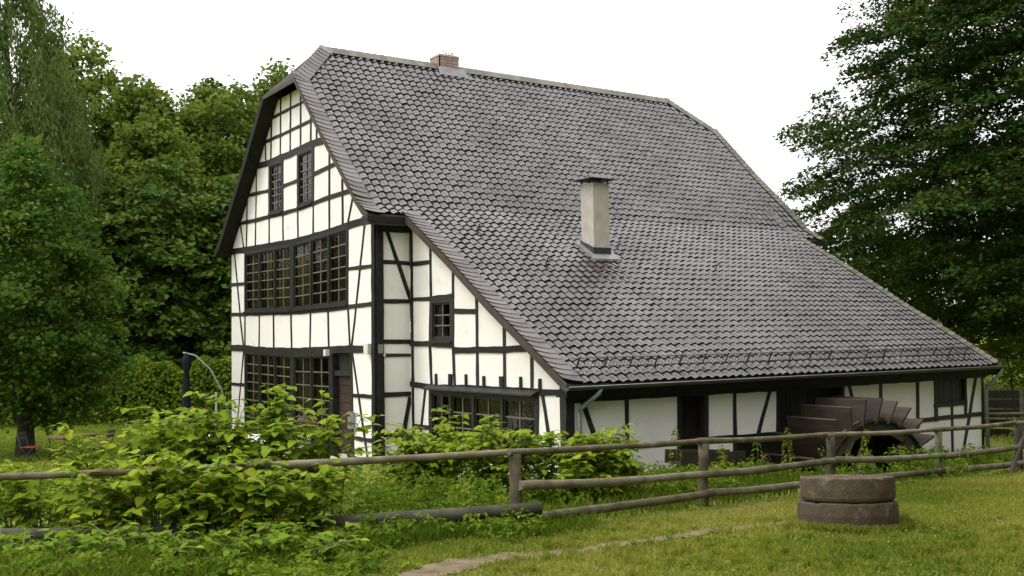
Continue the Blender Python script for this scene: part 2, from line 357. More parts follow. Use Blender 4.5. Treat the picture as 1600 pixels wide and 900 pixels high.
S_TIMBER=[
 (0.12,[(0.02,4.44),(0.87,4.42)]),
 (0.13,[(0.01,3.53),(0.89,3.54)]),
 (0.12,[(0.01,2.62),(0.89,2.61)]),
 (0.1,[(0.0,2.31),(0.88,2.3)]),
 (0.14,[(0.03,1.42),(0.91,1.41)]),
 (0.14,[(0.02,0.47),(0.9,0.47)]),
 (0.2,[(-0.02,-0.06),(0.89,-0.07)]),
 (0.13,[(0.24,5.19),(0.53,4.43)]),
 (0.13,[(0.52,4.45),(0.83,3.61)]),
 (0.13,[(0.82,1.34),(0.63,0.46)]),
 (0.13,[(0.63,0.48),(0.47,-0.06)]),
 (0.24,[(0.03,5.52),(0.01,-0.09)]),
 (0.09,[(0.86,5.49),(0.89,-0.16)]),
 (0.2,[(-0.04,5.21),(0.88,5.22)]),
]
L_TIMBER=[
 (0.13,[(0.03,4.39),(1.04,4.39)]),
 (0.13,[(0.01,3.58),(1.02,3.57),(2.05,3.59)]),
 (0.15,[(2.01,3.26),(2.99,3.22)]),
 (0.16,[(-0.01,2.57),(0.95,2.56),(2.0,2.52)]),
 (0.17,[(2.0,2.42),(4.0,2.44),(5.06,2.48)]),
 (0.16,[(-0.03,1.64),(0.92,1.6),(2.98,1.64),(4.96,1.65),(6.04,1.66)]),
 (0.13,[(0.08,0.68),(0.93,0.69)]),
 (0.12,[(1.01,4.84),(1.02,3.57)]),
 (0.12,[(1.02,3.6),(0.95,2.55)]),
 (0.12,[(0.95,2.56),(1.01,1.58)]),
 (0.12,[(2.02,4.24),(1.98,2.52)]),
 (0.12,[(1.98,2.53),(2.04,1.6)]),
 (0.12,[(2.98,3.64),(2.98,1.61)]),
 (0.12,[(4.02,3.05),(4.02,1.62)]),
 (0.12,[(4.97,2.42),(4.96,1.63)]),
 (0.12,[(0.93,1.61),(0.9,-0.1)]),
 (0.12,[(5.15,1.65),(5.12,0.31)]),
 (0.11,[(0.74,1.63),(0.45,0.46),(0.35,0.05)]),
 (0.12,[(0.88,0.3),(5.16,0.34)]),
 (0.11,[(5.31,1.65),(5.59,0.49)]),
 (0.13,[(0.11,5.48),(0.13,-0.17)]),
 (0.24,[(5.99,1.87),(6.0,0.39)]),
 (0.2,[(-0.06,-0.1),(6.09,0.53)]),
]
D_TIMBER=[
 (0.2,[(0.8,1.57),(6.25,1.57),(11.63,1.6),(13.72,1.61)]),
 (0.12,[(0.78,0.62),(1.86,0.61),(3.49,0.61)]),
 (0.12,[(4.17,0.61),(6.25,0.59)]),
 (0.13,[(10.8,0.6),(13.69,0.63)]),
 (0.12,[(2.18,1.6),(2.16,-0.78)]),
 (0.14,[(3.51,1.62),(3.45,-0.78)]),
 (0.14,[(4.22,1.63),(4.16,-0.78)]),
 (0.12,[(5.01,1.62),(4.95,-0.78)]),
 (0.12,[(6.26,1.6),(6.19,-0.78)]),
 (0.12,[(8.34,1.66),(8.26,-0.78)]),
 (0.13,[(9.63,1.65),(9.53,-0.78)]),
 (0.12,[(10.98,1.63),(10.87,-0.78)]),
 (0.16,[(11.67,1.64),(11.63,0.55)]),
 (0.12,[(12.86,1.64),(12.81,0.58)]),
 (0.12,[(12.28,0.95),(12.22,-0.78)]),
 (0.14,[(11.57,0.92),(12.9,0.93)]),
 (0.14,[(1.08,1.63),(1.3,1.11)]),
 (0.14,[(1.29,1.13),(1.54,0.58)]),
 (0.12,[(6.07,1.61),(5.63,0.59)]),
 (0.12,[(13.31,1.62),(12.48,-0.78)]),
 (0.12,[(8.51,1.6),(8.7,0.97)]),
 (0.22,[(0.86,1.62),(0.83,-0.81)]),
 (0.12,[(13.57,1.68),(13.47,-0.78)]),
]

RIDGE_X = -5.13
PROF = [(-5.13, 10.74), (-3.97, 9.53), (-2.29, 7.83), (-.79, 6.44), (-.12, 5.79), (.40, 5.49), (2.31, 4.38), (3.85, 3.42), (5.2, 2.64), (6.5, 1.86)]
prx = np.array([p[0] for p in PROF]); prz = np.array([p[1] for p in PROF])
dx_ = np.linspace(-5.13, 6.5, 400); dz_ = np.interp(dx_, prx, prz)
for _ in range(8): dz_[1:-1] = (dz_[:-2] + 2 * dz_[1:-1] + dz_[2:]) / 4
arc = np.concatenate([[0], np.cumsum(np.hypot(np.diff(dx_), np.diff(dz_)))])
def roof_z(x): return float(np.interp(x, dx_, dz_))
def roof_s(s):                          # arc length from the ridge -> x, z, up-slope angle
    x = float(np.interp(s, arc, dx_)); z = float(np.interp(s, arc, dz_))
    a = max(s - .12, 0); b = min(s + .12, arc[-1])
    sl = (np.interp(a, arc, dz_) - np.interp(b, arc, dz_)) / (np.interp(b, arc, dx_) - np.interp(a, arc, dx_))
    return x, z, math.atan(sl)
S_NOTCH = float(np.interp(.40, dx_, arc)); S_EAVE = arc[-1]; S_HIP = float(np.interp(-3.97, dx_, arc))
YN0, YN1, YF0, YF1 = -.40, .54, 13.8, 14.75           # verges: main near, lean-to near, lean-to far, main far

# wall outlines
def seglist(timbers, outline):
    segs = []
    for w, pts in timbers:
        for a, b in zip(pts[:-1], pts[1:]): segs.append((a, b))
    for a, b in zip(outline, outline[1:] + outline[:1]): segs.append((a, b))
    return segs
def faces_of(segs):                     # faces of the planar arrangement of segments
    S = []
    for a, b in segs:
        a, b = np.array(a, float), np.array(b, float); d = (b - a) / max(np.linalg.norm(b - a), 1e-6); S.append((a - d * .07, b + d * .07))
    nodes = []
    def node(p):
        for i, q in enumerate(nodes):
            if abs(q[0] - p[0]) < .035 and abs(q[1] - p[1]) < .035: return i
        nodes.append((float(p[0]), float(p[1]))); return len(nodes) - 1
    edges = set()
    for i, (a, b) in enumerate(S):
        ts = [0.0, 1.0]; d = b - a
        for j, (c, e) in enumerate(S):
            if i == j: continue
            f = e - c; den = d[0] * f[1] - d[1] * f[0]
            if abs(den) < 1e-6: continue
            t = ((c[0] - a[0]) * f[1] - (c[1] - a[1]) * f[0]) / den; u = ((c[0] - a[0]) * d[1] - (c[1] - a[1]) * d[0]) / den
            if -1e-6 <= t <= 1 + 1e-6 and -1e-6 <= u <= 1 + 1e-6: ts.append(t)
        ids = [node(a + d * t) for t in sorted(ts)]
        for p, q in zip(ids[:-1], ids[1:]):
            if p != q: edges.add((min(p, q), max(p, q)))
    while True:
        deg = {}
        for p, q in edges: deg[p] = deg.get(p, 0) + 1; deg[q] = deg.get(q, 0) + 1
        bad = {e for e in edges if deg[e[0]] < 2 or deg[e[1]] < 2}
        if not bad: break
        edges -= bad
    nb = {}
    for p, q in edges: nb.setdefault(p, []).append(q); nb.setdefault(q, []).append(p)
    for p in nb: nb[p].sort(key=lambda q: math.atan2(nodes[q][1] - nodes[p][1], nodes[q][0] - nodes[p][0]))
    seen = set(); faces = []
    for p in nb:
        for q in nb[p]:
            if (p, q) in seen: continue
            poly = []; a, b = p, q
            while (a, b) not in seen:
                seen.add((a, b)); poly.append(a); L_ = nb[b]; k = L_.index(a); a, b = b, L_[(k - 1) % len(L_)]
            pts = [nodes[i] for i in poly]
            A = sum(x0 * y1 - x1 * y0 for (x0, y0), (x1, y1) in zip(pts, pts[1:] + pts[:1])) / 2
            if A > .012 and len(pts) > 2: faces.append((A, pts))
    return faces
def inside(p, poly):
    c = False
    for (x0, y0), (x1, y1) in zip(poly, poly[1:] + poly[:1]):
        if (y0 > p[1]) != (y1 > p[1]) and p[0] < (x1 - x0) * (p[1] - y0) / (y1 - y0) + x0: c = not c
    return c
def panel(pl, pts, d1, d0=-.12, name='plaster_panel', m='plaster'):
    n = len(pts); mb = MB(); f = PL[pl]
    v = [f(u, w, d1) for u, w in pts] + [f(u, w, d0) for u, w in pts]
    flip = pl in ('s', 'd')
    fr = tuple(range(n)); mb.add(v, [fr] + [(i, i + n, (i + 1) % n + n, (i + 1) % n) for i in range(n)])
    o = mb.build(name, M[m], house)
    bm = bmesh.new(); bm.from_mesh(o.data); bmesh.ops.recalc_face_normals(bm, faces=bm.faces); bm.to_mesh(o.data); bm.free()
    return o
def timber(pl, w, pts, d1, d0=-.13, m='timber', name='timber', parent=None, wob=.009):
    P = [np.array(p, float) for p in pts]; Q = []
    for a, b in zip(P[:-1], P[1:]):
        k = max(1, int(np.linalg.norm(b - a) / .3)); Q += [a + (b - a) * i / k for i in range(k)]
    Q.append(P[-1]); n = len(Q); f = PL[pl]; v = []; mb = MB()
    for i, q in enumerate(Q):
        t = Q[min(i + 1, n - 1)] - Q[max(i - 1, 0)]; t /= np.linalg.norm(t); nn = np.array([-t[1], t[0]])
        a = q + nn * (w / 2 + random.uniform(-wob, wob)); b = q - nn * (w / 2 + random.uniform(-wob, wob)); dd = d1 + random.uniform(-.002, .002)
        v += [f(*a, dd), f(*b, dd), f(*b, d0), f(*a, d0)]
    F = []
    for i in range(n - 1):
        for k in range(4): F.append((4 * i + k, 4 * i + (k + 1) % 4, 4 * i + 4 + (k + 1) % 4, 4 * i + 4 + k))
    F += [(0, 3, 2, 1), (4 * n - 4, 4 * n - 3, 4 * n - 2, 4 * n - 1)]
    mb.add(v, F)
    o = mb.build(name, M[m], parent or house)
    bm = bmesh.new(); bm.from_mesh(o.data); bmesh.ops.recalc_face_normals(bm, faces=bm.faces); bm.to_mesh(o.data); bm.free()
    return o

OPEN = {'g': [[(-9.03, 5.30), (-1.56, 5.36), (-1.59, 3.47), (-9.03, 3.50)], [(-9.03, 2.40), (-1.40, 2.40), (-1.30, -.3), (-9.03, -.2)],
              [(-6.93, 7.74), (-5.86, 7.72), (-5.86, 6.17), (-6.94, 6.19)], [(-4.77, 7.72), (-3.67, 7.72), (-3.69, 6.19), (-4.76, 6.16)]],
        's': [], 'l': [[(.99, 3.58), (2.0, 3.58), (1.98, 2.53), (.96, 2.56)], [(.93, 1.60), (5.15, 1.60), (5.12, .33), (.91, .33)]],
        'd': [[(3.49, 1.7), (4.19, 1.7), (4.16, -.7), (3.45, -.7)], [(6.26, 1.7), (8.32, 1.7), (8.28, -.7), (6.19, -.7)], [(11.67, 1.6), (12.84, 1.6), (12.82, .93), (11.65, .93)], [(4.98, .6), (6.25, .6), (6.2, -.7), (4.96, -.7)]]}  # last side entry is only shade below the sill, filled with dark boards
OUTL = {'g': [(-10.3, -.45), (0, -.45), (0, 5.45), (-2.3, 7.62), (-4.1, 9.40), (-6.2, 9.40), (-8.0, 7.62), (-10.3, 5.45)],
        's': [(0, -.45), (.84, -.45), (.84, 5.45), (0, 5.45)],
        'l': [(0, -.45), (6.13, -.45), (6.13, 1.85), (.25, 5.40), (0, 5.40)],
        'd': [(.84, -.7), (13.5, -.7), (13.5, 1.88), (.84, 1.88)]}
TIMB = {'g': G_TIMBER, 's': S_TIMBER, 'l': L_TIMBER, 'd': D_TIMBER}
for pl in 'gsld':
    for A, pts in faces_of(seglist(TIMB[pl], OUTL[pl])):
        c = np.mean(pts, axis=0)
        if any(inside(c, o) and all(min(p[0] for p in o) - .25 < q[0] < max(p[0] for p in o) + .25 and min(p[1] for p in o) - .3 < q[1] < max(p[1] for p in o) + .3 for q in pts) for o in OPEN[pl]): continue
        panel(pl, pts, random.uniform(-.003, .003))
    for k, (w, pts) in enumerate(TIMB[pl]):
        timber(pl, w * (.76 if w < .2 else .9), pts, .016 + .0011 * (k % 7) + (.006 if w > .15 else 0))

# windows: quad corners TL, TR, BR, BL on a wall plane
def bil(q, a, b):
    q = [np.array(p, float) for p in q]
    return (q[0] * (1 - a) + q[1] * a) * (1 - b) + (q[3] * (1 - a) + q[2] * a) * b
def strip(mb, pl, a, b, w, d1, d0):
    a, b = np.array(a, float), np.array(b, float); t = b - a; t /= np.linalg.norm(t); n = np.array([-t[1], t[0]]) * w / 2; f = PL[pl]
    P = [a - n, b - n, b + n, a + n]
    mb.add([f(*p, d0) for p in P] + [f(*p, d1) for p in P], [(0, 3, 2, 1), (4, 5, 6, 7), (0, 1, 5, 4), (1, 2, 6, 5), (2, 3, 7, 6), (3, 0, 4, 7)])
def window(pl, quad, cols, rows, m='frame', fw=.09, rw=None, sill=True, cas=True, bar_m='bar', d=0.0):
    """cols: list of casement edges 0..1; each casement is 2 panes wide and rows high"""
    mb = MB(); f = PL[pl]
    B = lambda a, b: bil(quad, a, b)
    strip(mb, pl, B(0, 0), B(1, 0), fw, d + .0235, -.12); strip(mb, pl, B(0, 1), B(1, 1), fw, d + .025, -.12)
    for a in cols: strip(mb, pl, B(a, 0), B(a, 1), fw, d + .0215, -.12)
    win = mb.build('window', M[m], house)
    W = np.linalg.norm(np.array(quad[1]) - quad[0]); H = np.linalg.norm(np.array(quad[3]) - quad[0])
    for a0, a1 in zip(cols[:-1], cols[1:]):
        ia, ib = a0 + (fw / 2) / W, a1 - (fw / 2) / W; ja, jb = (fw / 2) / H, 1 - (fw / 2) / H
        e = .04
        sa = MB()                        # sash
        strip(sa, pl, B(ia, ja + e / 2 / H), B(ib, ja + e / 2 / H), e, d - .012, -.07); strip(sa, pl, B(ia, jb - e / 2 / H), B(ib, jb - e / 2 / H), e, d - .012, -.07)
        strip(sa, pl, B(ia + e / 2 / W, ja), B(ia + e / 2 / W, jb), e, d - .0135, -.07); strip(sa, pl, B(ib - e / 2 / W, ja), B(ib - e / 2 / W, jb), e, d - .0135, -.07)
        sa.build('sash', M[m], win)
        ia += e / W; ib -= e / W; ja += e / H; jb -= e / H
        bb = MB(); mid = (ia + ib) / 2
        strip(bb, pl, B(mid, ja), B(mid, jb), .03, d - .018, -.06)
        for r in range(1, rows): strip(bb, pl, B(ia, ja + (jb - ja) * r / rows), B(ib, ja + (jb - ja) * r / rows), .028, d - .021, -.058)
        bb.build('glazing_bar', M[bar_m], win)
        for c0, c1 in ((ia, mid), (mid, ib)):
            for r in range(rows):
                y0, y1 = ja + (jb - ja) * r / rows, ja + (jb - ja) * (r + 1) / rows; tl = random.uniform(-.004, .004); tt = random.uniform(-.004, .004)
                pm = MB(); pm.add([f(*B(c0, y0), -.04 + tl), f(*B(c1, y0), -.04 - tl), f(*B(c1, y1), -.04 - tl + tt), f(*B(c0, y1), -.04 + tl + tt)], [(0, 3, 2, 1) if pl in 'gl' else (0, 1, 2, 3)])
                pm.build('pane', M['pane'], win)
    if sill:
        sm = MB(); strip(sm, pl, B(-.01, 1 + .03 / H), B(1.01, 1 + .03 / H), .05, d + .07, -.05); sm.build('window_sill', M[m], win)
    return win
def curtain(pl, quad, a0, a1, mm, depth=-.22):
    mb = MB(); f = PL[pl]; n = 9; v = []
    for i in range(n + 1):
        a = a0 + (a1 - a0) * i / n
        for b in (.03, .97): u = bil(quad, a, b); v.append(f(*u, depth + .03 * (-1) ** i))
    mb.add(v, [(2 * i, 2 * i + 2, 2 * i + 3, 2 * i + 1) for i in range(n)]); return mb.build('curtain', M[mm], house)
UL = [(-9.0, 5.30), (-5.28, 5.24), (-5.30, 3.50), (-9.01, 3.56)]; UR = [(-5.10, 5.24), (-1.60, 5.36), (-1.63, 3.54), (-5.12, 3.50)]
window('g', UL, [0, .333, .667, 1], 6); window('g', UR, [0, .35, .68, 1], 6)
LL = [(-9.0, 2.34), (-5.29, 2.27), (-5.30, .1), (-9.01, .05)]; LR = [(-5.11, 2.27), (-2.69, 2.31), (-2.65, .0), (-5.12, .05)]
window('g', LL, [0, .333, .667, 1], 8); window('g', LR, [0, .5, 1], 6)
window('g', [(-6.89, 7.66), (-5.90, 7.64), (-5.90, 6.24), (-6.89, 6.27)], [0, 1], 6, fw=.11); window('g', [(-4.72, 7.65), (-3.72, 7.65), (-3.73, 6.25), (-4.72, 6.22)], [0, 1], 6, fw=.11)
window('l', [(1.04, 3.52), (1.94, 3.52), (1.93, 2.62), (1.02, 2.63)], [0, 1], 3, fw=.13)
RB = [(.97, 1.50), (5.10, 1.53), (5.08, .40), (.96, .34)]
window('l', RB, [0, .21, .44, .71, 1], 3, fw=.1)
for q_, a0, a1, m_ in [(UL, .03, .12, 'curtain'), (UL, .24, .42, 'curtain'), (UL, .62, .72, 'curtain'), (UR, .04, .22, 'curtain'), (UR, .5, .62, 'curtain'), (UR, .72, .84, 'curtain'), (UR, .88, .99, 'voile'),
                       (LL, .05, .2, 'curtain'), (LR, .1, .3, 'curtain')]: curtain('g', q_, a0, a1, m_)
# drip board over the ribbon window, stubs above it
mb = MB(); mb.add([(.90, .84, 1.66), (5.2, .84, 1.68), (5.2, .64, 1.60), (.90, .64, 1.58), (.90, .84, 1.61), (5.2, .84, 1.63), (5.2, .64, 1.57), (.90, .64, 1.55)],
                  [(0, 3, 2, 1), (4, 5, 6, 7), (0, 1, 5, 4), (3, 7, 6, 2), (1, 2, 6, 5), (0, 4, 7, 3)])
mb.build('drip_board', M['timber_grey'], house)
for i, u in enumerate((1.24, 1.87, 2.53, 3.24, 3.92, 4.6, 5.25)):
    w = .13 if i in (1, 4) else .06
    timber('l', w, [(u, 1.90 + .01 * (i % 3)), (u, 1.66)], .045, name='stub_post')
# door with planks, panels of side openings
door = MB().box((-2.49, .16, -.2), (-1.44, .20, 1.80)).build('door', M['doorwood'], house)
for k in range(9):
    z = -.12 + k * .212; MB().box((-2.46, .135 + .004 * (k % 2), z), (-1.47, .159, z + .2)).build('door_plank', M['doorwood'], door)
MB().beam((-1.58, .13, .72), (-1.58, .08, .72), .03, .03).beam((-1.60, .085, .72), (-1.72, .085, .72), .02, .03).build('door_handle', M['zinc'], door)
MB().box((-2.5, .02, 1.80), (-1.42, .17, 1.92)).box((-2.5, .10, 2.28), (-1.42, .17, 2.36)).box((-2.5, .14, 1.9), (-1.42, .16, 2.3)).build('door_transom', M['frame'], house)
MB().box((-2.6, -.5, -.4), (-1.2, .14, -.1)).build('door_step', M['concrete'], house)
def boards(y0, y1, z0, z1, x, n, name, m):
    w = (y1 - y0) / n
    for i in range(n): MB().box((x - .03, y0 + i * w + .004, z0), (x + random.uniform(-.006, .006), y0 + (i + 1) * w - .004, z1)).build(name, M[m], house)
boards(3.5, 4.2, -.6, 1.55, 5.80, 5, 'door_board', 'timber'); boards(6.25, 8.30, -.6, 1.55, 5.90, 12, 'wall_board', 'timber'); boards(4.98, 6.24, -.7, .55, 6.04, 6, 'shade_board', 'timber'); boards(11.7, 12.84, .98, 1.55, 6.08, 7, 'shutter_board', 'timber_grey')  # boards below the sill: shade of wheel pit and beam, built as dark wood

# plain hidden walls and the dark rooms behind the glass
gab = [(-10.3, -.5), (-.02, -.5), (-.02, 5.3), (-2.3, 7.45), (-4.2, 9.2), (-6.1, 9.2), (-8.0, 7.45), (-10.3, 5.3)]
def prism(name, poly, y0, y1, m):
    n = len(poly); mb = MB(); mb.add([(x, y0, z) for x, z in poly] + [(x, y1, z) for x, z in poly],
        [tuple(range(n)), tuple(range(2 * n - 1, n - 1, -1))] + [(i, i + n, (i + 1) % n + n, (i + 1) % n) for i in range(n)])
    return mb.build(name, M[m], house)
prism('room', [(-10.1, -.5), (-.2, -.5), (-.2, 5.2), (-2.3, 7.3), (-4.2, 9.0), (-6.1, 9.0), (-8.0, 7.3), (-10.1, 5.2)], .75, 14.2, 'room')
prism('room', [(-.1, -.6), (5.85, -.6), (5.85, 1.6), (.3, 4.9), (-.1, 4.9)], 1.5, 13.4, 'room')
prism('rear_wall', gab, 14.25, 14.38, 'plaster')
MB().box((-10.3, .125, -.5), (-10.17, 14.24, 5.4)).build('rear_wall', M['plaster'], house)
MB().box((-.125, 1.0, -.5), (-.01, 14.24, 5.2)).build('rear_wall', M['plaster'], house)
prism('rear_wall', [(0, -.7), (6.0, -.7), (6.0, 1.8), (.25, 5.2), (0, 5.2)], 13.41, 13.5, 'plaster')

# ---- roof
def hipmin(x): return YN0 + (1.2 * (-3.97 - x) / 1.16 if x < -3.97 else 0)
def hipmax(x): return YF1 - (1.2 * (-3.97 - x) / 1.16 if x < -3.97 else 0)
mb = MB(); xs = list(np.linspace(-5.13, -3.97, 4)) + list(np.linspace(-3.5, .40, 12)); T0, T1 = -.055, -.19
for sgn in (1, -1):
    X = [x if sgn > 0 else 2 * RIDGE_X - x for x in xs]; n = len(xs); v = []
    for x, xx in zip(xs, X):
        z = roof_z(x); v += [(xx, hipmin(x), z + T0), (xx, hipmax(x), z + T0), (xx, hipmin(x), z + T1), (xx, hipmax(x), z + T1)]
    F = []
    for i in range(n - 1):
        a, b = 4 * i, 4 * i + 4; F += [(a, a + 1, b + 1, b), (a + 2, b + 2, b + 3, a + 3), (a, b, b + 2, a + 2), (a + 1, a + 3, b + 3, b + 1)]
    e = 4 * (n - 1); F.append((e, e + 1, e + 3, e + 2)); mb.add(v, F)
xs2 = list(np.linspace(.405, 6.5, 14)); v = []; F = []
for x in xs2:
    z = roof_z(x); v += [(x, YN1, z + T0), (x, YF0, z + T0), (x, YN1, z + T1), (x, YF0, z + T1)]
for i in range(len(xs2) - 1):
    a, b = 4 * i, 4 * i + 4; F += [(a, a + 1, b + 1, b), (a + 2, b + 2, b + 3, a + 3), (a, b, b + 2, a + 2), (a + 1, a + 3, b + 3, b + 1)]
e = 4 * (len(xs2) - 1); F += [(e, e + 1, e + 3, e + 2), (0, 2, 3, 1)]; mb.add(v, F)
for y0, ya in ((YN0, .8), (YF1, 13.55)):                # half hips
    mb.add([(-5.13, ya, 10.72), (-3.97, y0, 9.49), (-6.29, y0, 9.49), (-3.97, y0, 9.36), (-6.29, y0, 9.36), (-5.13, ya, 10.5)],
           [(0, 1, 2), (1, 3, 4, 2), (5, 4, 3)])
roof = mb.build('roof', M['deck'], house)

# pantiles
TW, TE, TL_ = .222, .248, .30
def tile_arrays():
    nx = 10; v = []; f = []; n = nx + 1
    for j, yy in enumerate((0.0, TL_)):
        for i in range(n):
            t = i / nx * 1.06; ph = 2 * math.pi * t
            z = .0215 * math.sin(ph + 2.6) + (.031 if j == 0 else .0)      # pan on the left, roll on the right
            v.append((t * TW, yy, z))
    for i in range(n): x, y, z = v[i]; v.append((x, 0.0, z)); 
    for i in range(n): x, y, z = v[i]; v.append((x, .004, z - .021))
    for i in range(nx): f.append((i, i + 1, n + i + 1, n + i)); f.append((3 * n + i, 3 * n + i + 1, 2 * n + i + 1, 2 * n + i))
    return np.array(v, np.float32), np.array(f, np.int32)
TV, TF = tile_arrays()
tile_me = []
for k in range(8): tile_me.append(np_mesh('roof_tile', TV, TF, M['tile'], tone=np.full(len(TV), .08 + .12 * k), smooth_shade=True))
CH = (1.42, 1.90, 4.74, 5.18)                             # footprint of the chimney on the lower slope: x0, x1, y0, y1
places = []
k = 0
while True:
    s = S_EAVE - .02 - k * TE
    if s < .28: break
    x, z, a = roof_s(s - .08); x, z, _ = roof_s(s)
    y0, y1 = (YN1 + .37, YF0 - .30) if s > S_NOTCH + .02 else (max(YN0, hipmin(x)) + .37, min(hipmax(x), YF1) - .30)
    y = y0 + (0.0 if s > S_NOTCH else 0.0)
    grid0 = -.03 + TW * math.floor((y0 + .03) / TW)
    yy = grid0
    while yy + TW < y1 + .06:
        if not (CH[0] - .02 < x < CH[1] + .18 and CH[2] - .06 < yy + .11 < CH[3] + .06): places.append((x, yy, z, a, y0))
        yy += TW
    k += 1
PLC = np.array(places); dist = np.linalg.norm(PLC[:, :3] - CAM, axis=1); order = np.argsort(dist)
def tile_mat(x, y, z, a, y0):
    a += random.gauss(0, .011)
    t = Vector((-math.cos(a), 0, math.sin(a))); n = Vector((math.sin(a), 0, math.cos(a)))
    jz = random.gauss(0, .0025); r = random.gauss(0, .014)
    X = (Vector((0, 1, 0)) + t * r).normalized(); Yv = (t - X * t.dot(X)).normalized()
    p = Vector((x, y + random.gauss(0, .003), z - .03)) + n * jz + t * random.gauss(0, .006)
    return Matrix(((X.x, Yv.x, n.x, p.x), (X.y, Yv.y, n.y, p.y), (X.z, Yv.z, n.z, p.z), (0, 0, 0, 1)))
near = set(order[:300].tolist()); VV = []; TT = []
for i, pl_ in enumerate(places):
    mt = tile_mat(*pl_); big = .5 + .5 * math.sin(pl_[1] * .9 + pl_[0] * .6) * math.cos(pl_[0] * 1.3)
    tn = min(.98, max(.02, random.gauss(.42 + .14 * (big - .5), .17)))
    if random.random() < .02: tn = random.choice((.02, .95))
    if i in near and pl_[1] >= pl_[4]:
        o = link('roof_tile', tile_me[min(7, int(tn * 8))], roof); o.matrix_world = mt
    else:
        m3 = np.array(mt.to_3x3()); w_ = TV @ m3.T + np.array(mt.translation); w_[:, 1] = np.maximum(w_[:, 1], pl_[4] - .012)   # cut to the verge
        if i in near: link('roof_tile', np_mesh('roof_tile', w_, TF, M['tile'], tone=np.full(len(TV), tn), smooth_shade=True), roof)
        else: VV.append(w_); TT.append(np.full(len(TV), tn))
nV = len(TV); F = (TF[None] + (np.arange(len(VV)) * nV)[:, None, None]).reshape(-1, 4)
tag(link('roof_tile_field', np_mesh('roof_tile_field', np.concatenate(VV), F, M['tile'], tone=np.concatenate(TT), smooth_shade=True), roof), kind='stuff')

# verge, hip and ridge slates
def slate_mesh(w, l, curve, th=.010, m='slate'):
    n = 7; v = []; f = []
    for j in range(2):
        for i in range(n + 1):
            t = i / n; y0 = curve * (1 - t) ** 2.2
            v += [(t * w, y0, .02 - .006 * t), (t * w, l, .0)] if j == 0 else [(t * w, y0 + .001, .02 - .006 * t - th), (t * w, l, -.004)]
    k = 2 * (n + 1)
    for i in range(n):
        f += [(2 * i, 2 * i + 2, 2 * i + 3, 2 * i + 1), (k + 2 * i, 2 * i + k + 2, 2 * i + 2, 2 * i)]
    f += [(0, 1, k + 1, k)]
    me = bpy.data.meshes.new('verge_slate'); me.from_pydata(v, [], f); me.update(); me.materials.append(M[m]); return me
sl_me = slate_mesh(.40, .30, .13); sl_m = slate_mesh(.32, .30, .13, m='slate_moss'); sl_moss = slate_mesh(.30, .32, .05, m='slate_moss')
def slates(s0, s1, y, step, me, flip=False):
    s = s1
    while s > s0:
        x, z, a = roof_s(s); t = Vector((-math.cos(a), 0, math.sin(a))); n = Vector((math.sin(a), 0, math.cos(a)))
        yy = y(x) if callable(y) else y
        X = Vector((0, -1 if flip else 1, 0)); p = Vector((x, yy, z)) + n * .012 + t * random.gauss(0, .005)
        o = link('verge_slate', me, roof)
        o.matrix_world = Matrix(((X.x, t.x, n.x, p.x), (X.y, t.y, n.y, p.y), (X.z, t.z, n.z, p.z), (0, 0, 0, 1))); s -= step
slates(S_NOTCH + .05, S_EAVE - .01, YN1 - .02, .19, sl_me)
slates(S_HIP + .05, S_NOTCH, YN0 - .02, .19, sl_me)
slates(S_NOTCH - 1.35, S_EAVE - .01, YF0 + .02, .19, sl_m, True)
slates(S_HIP, S_NOTCH + .02, YF1 + .02, .19, sl_m, True)
def along(P, Q, nrm, side, w, step, me):                 # slates running up an edge from P to Q, `side` = into the roof
    P, Q, nrm, side = Vector(P), Vector(Q), Vector(nrm).normalized(), Vector(side)
    t = (Q - P).normalized(); X = (side - t * side.dot(t)).normalized(); n = X.cross(t)
    if n.dot(nrm) < 0: n = -n
    d = (Q - P).length; k = 0
    while k * step < d:
        p = P + t * (k * step) + n * .014
        o = link('ridge_slate', me, roof); o.matrix_world = Matrix(((X.x, t.x, n.x, p.x), (X.y, t.y, n.y, p.y), (X.z, t.z, n.z, p.z), (0, 0, 0, 1))); k += 1
up_n = (math.sin(.79), 0, math.cos(.79)); dn = (math.cos(.79), 0, -math.sin(.79))
along((-3.97, YN0 - .02, 9.53), (-5.05, .68, 10.67), up_n, (dn[0], .9, dn[2]), .4, .19, sl_me)
along((-3.97, YF1 + .02, 9.53), (-5.13, 13.55, 10.76), up_n, (dn[0], -.9, dn[2]), .4, .19, sl_m)
along((-5.15, 13.60, 10.77), (-5.15, 1.02, 10.77), up_n, dn, .3, .24, sl_moss)
MB().beam((-5.15, .82, 10.765), (-5.15, 13.55, 10.765), .05, .03).build('ridge_strip', M['lead'], roof)
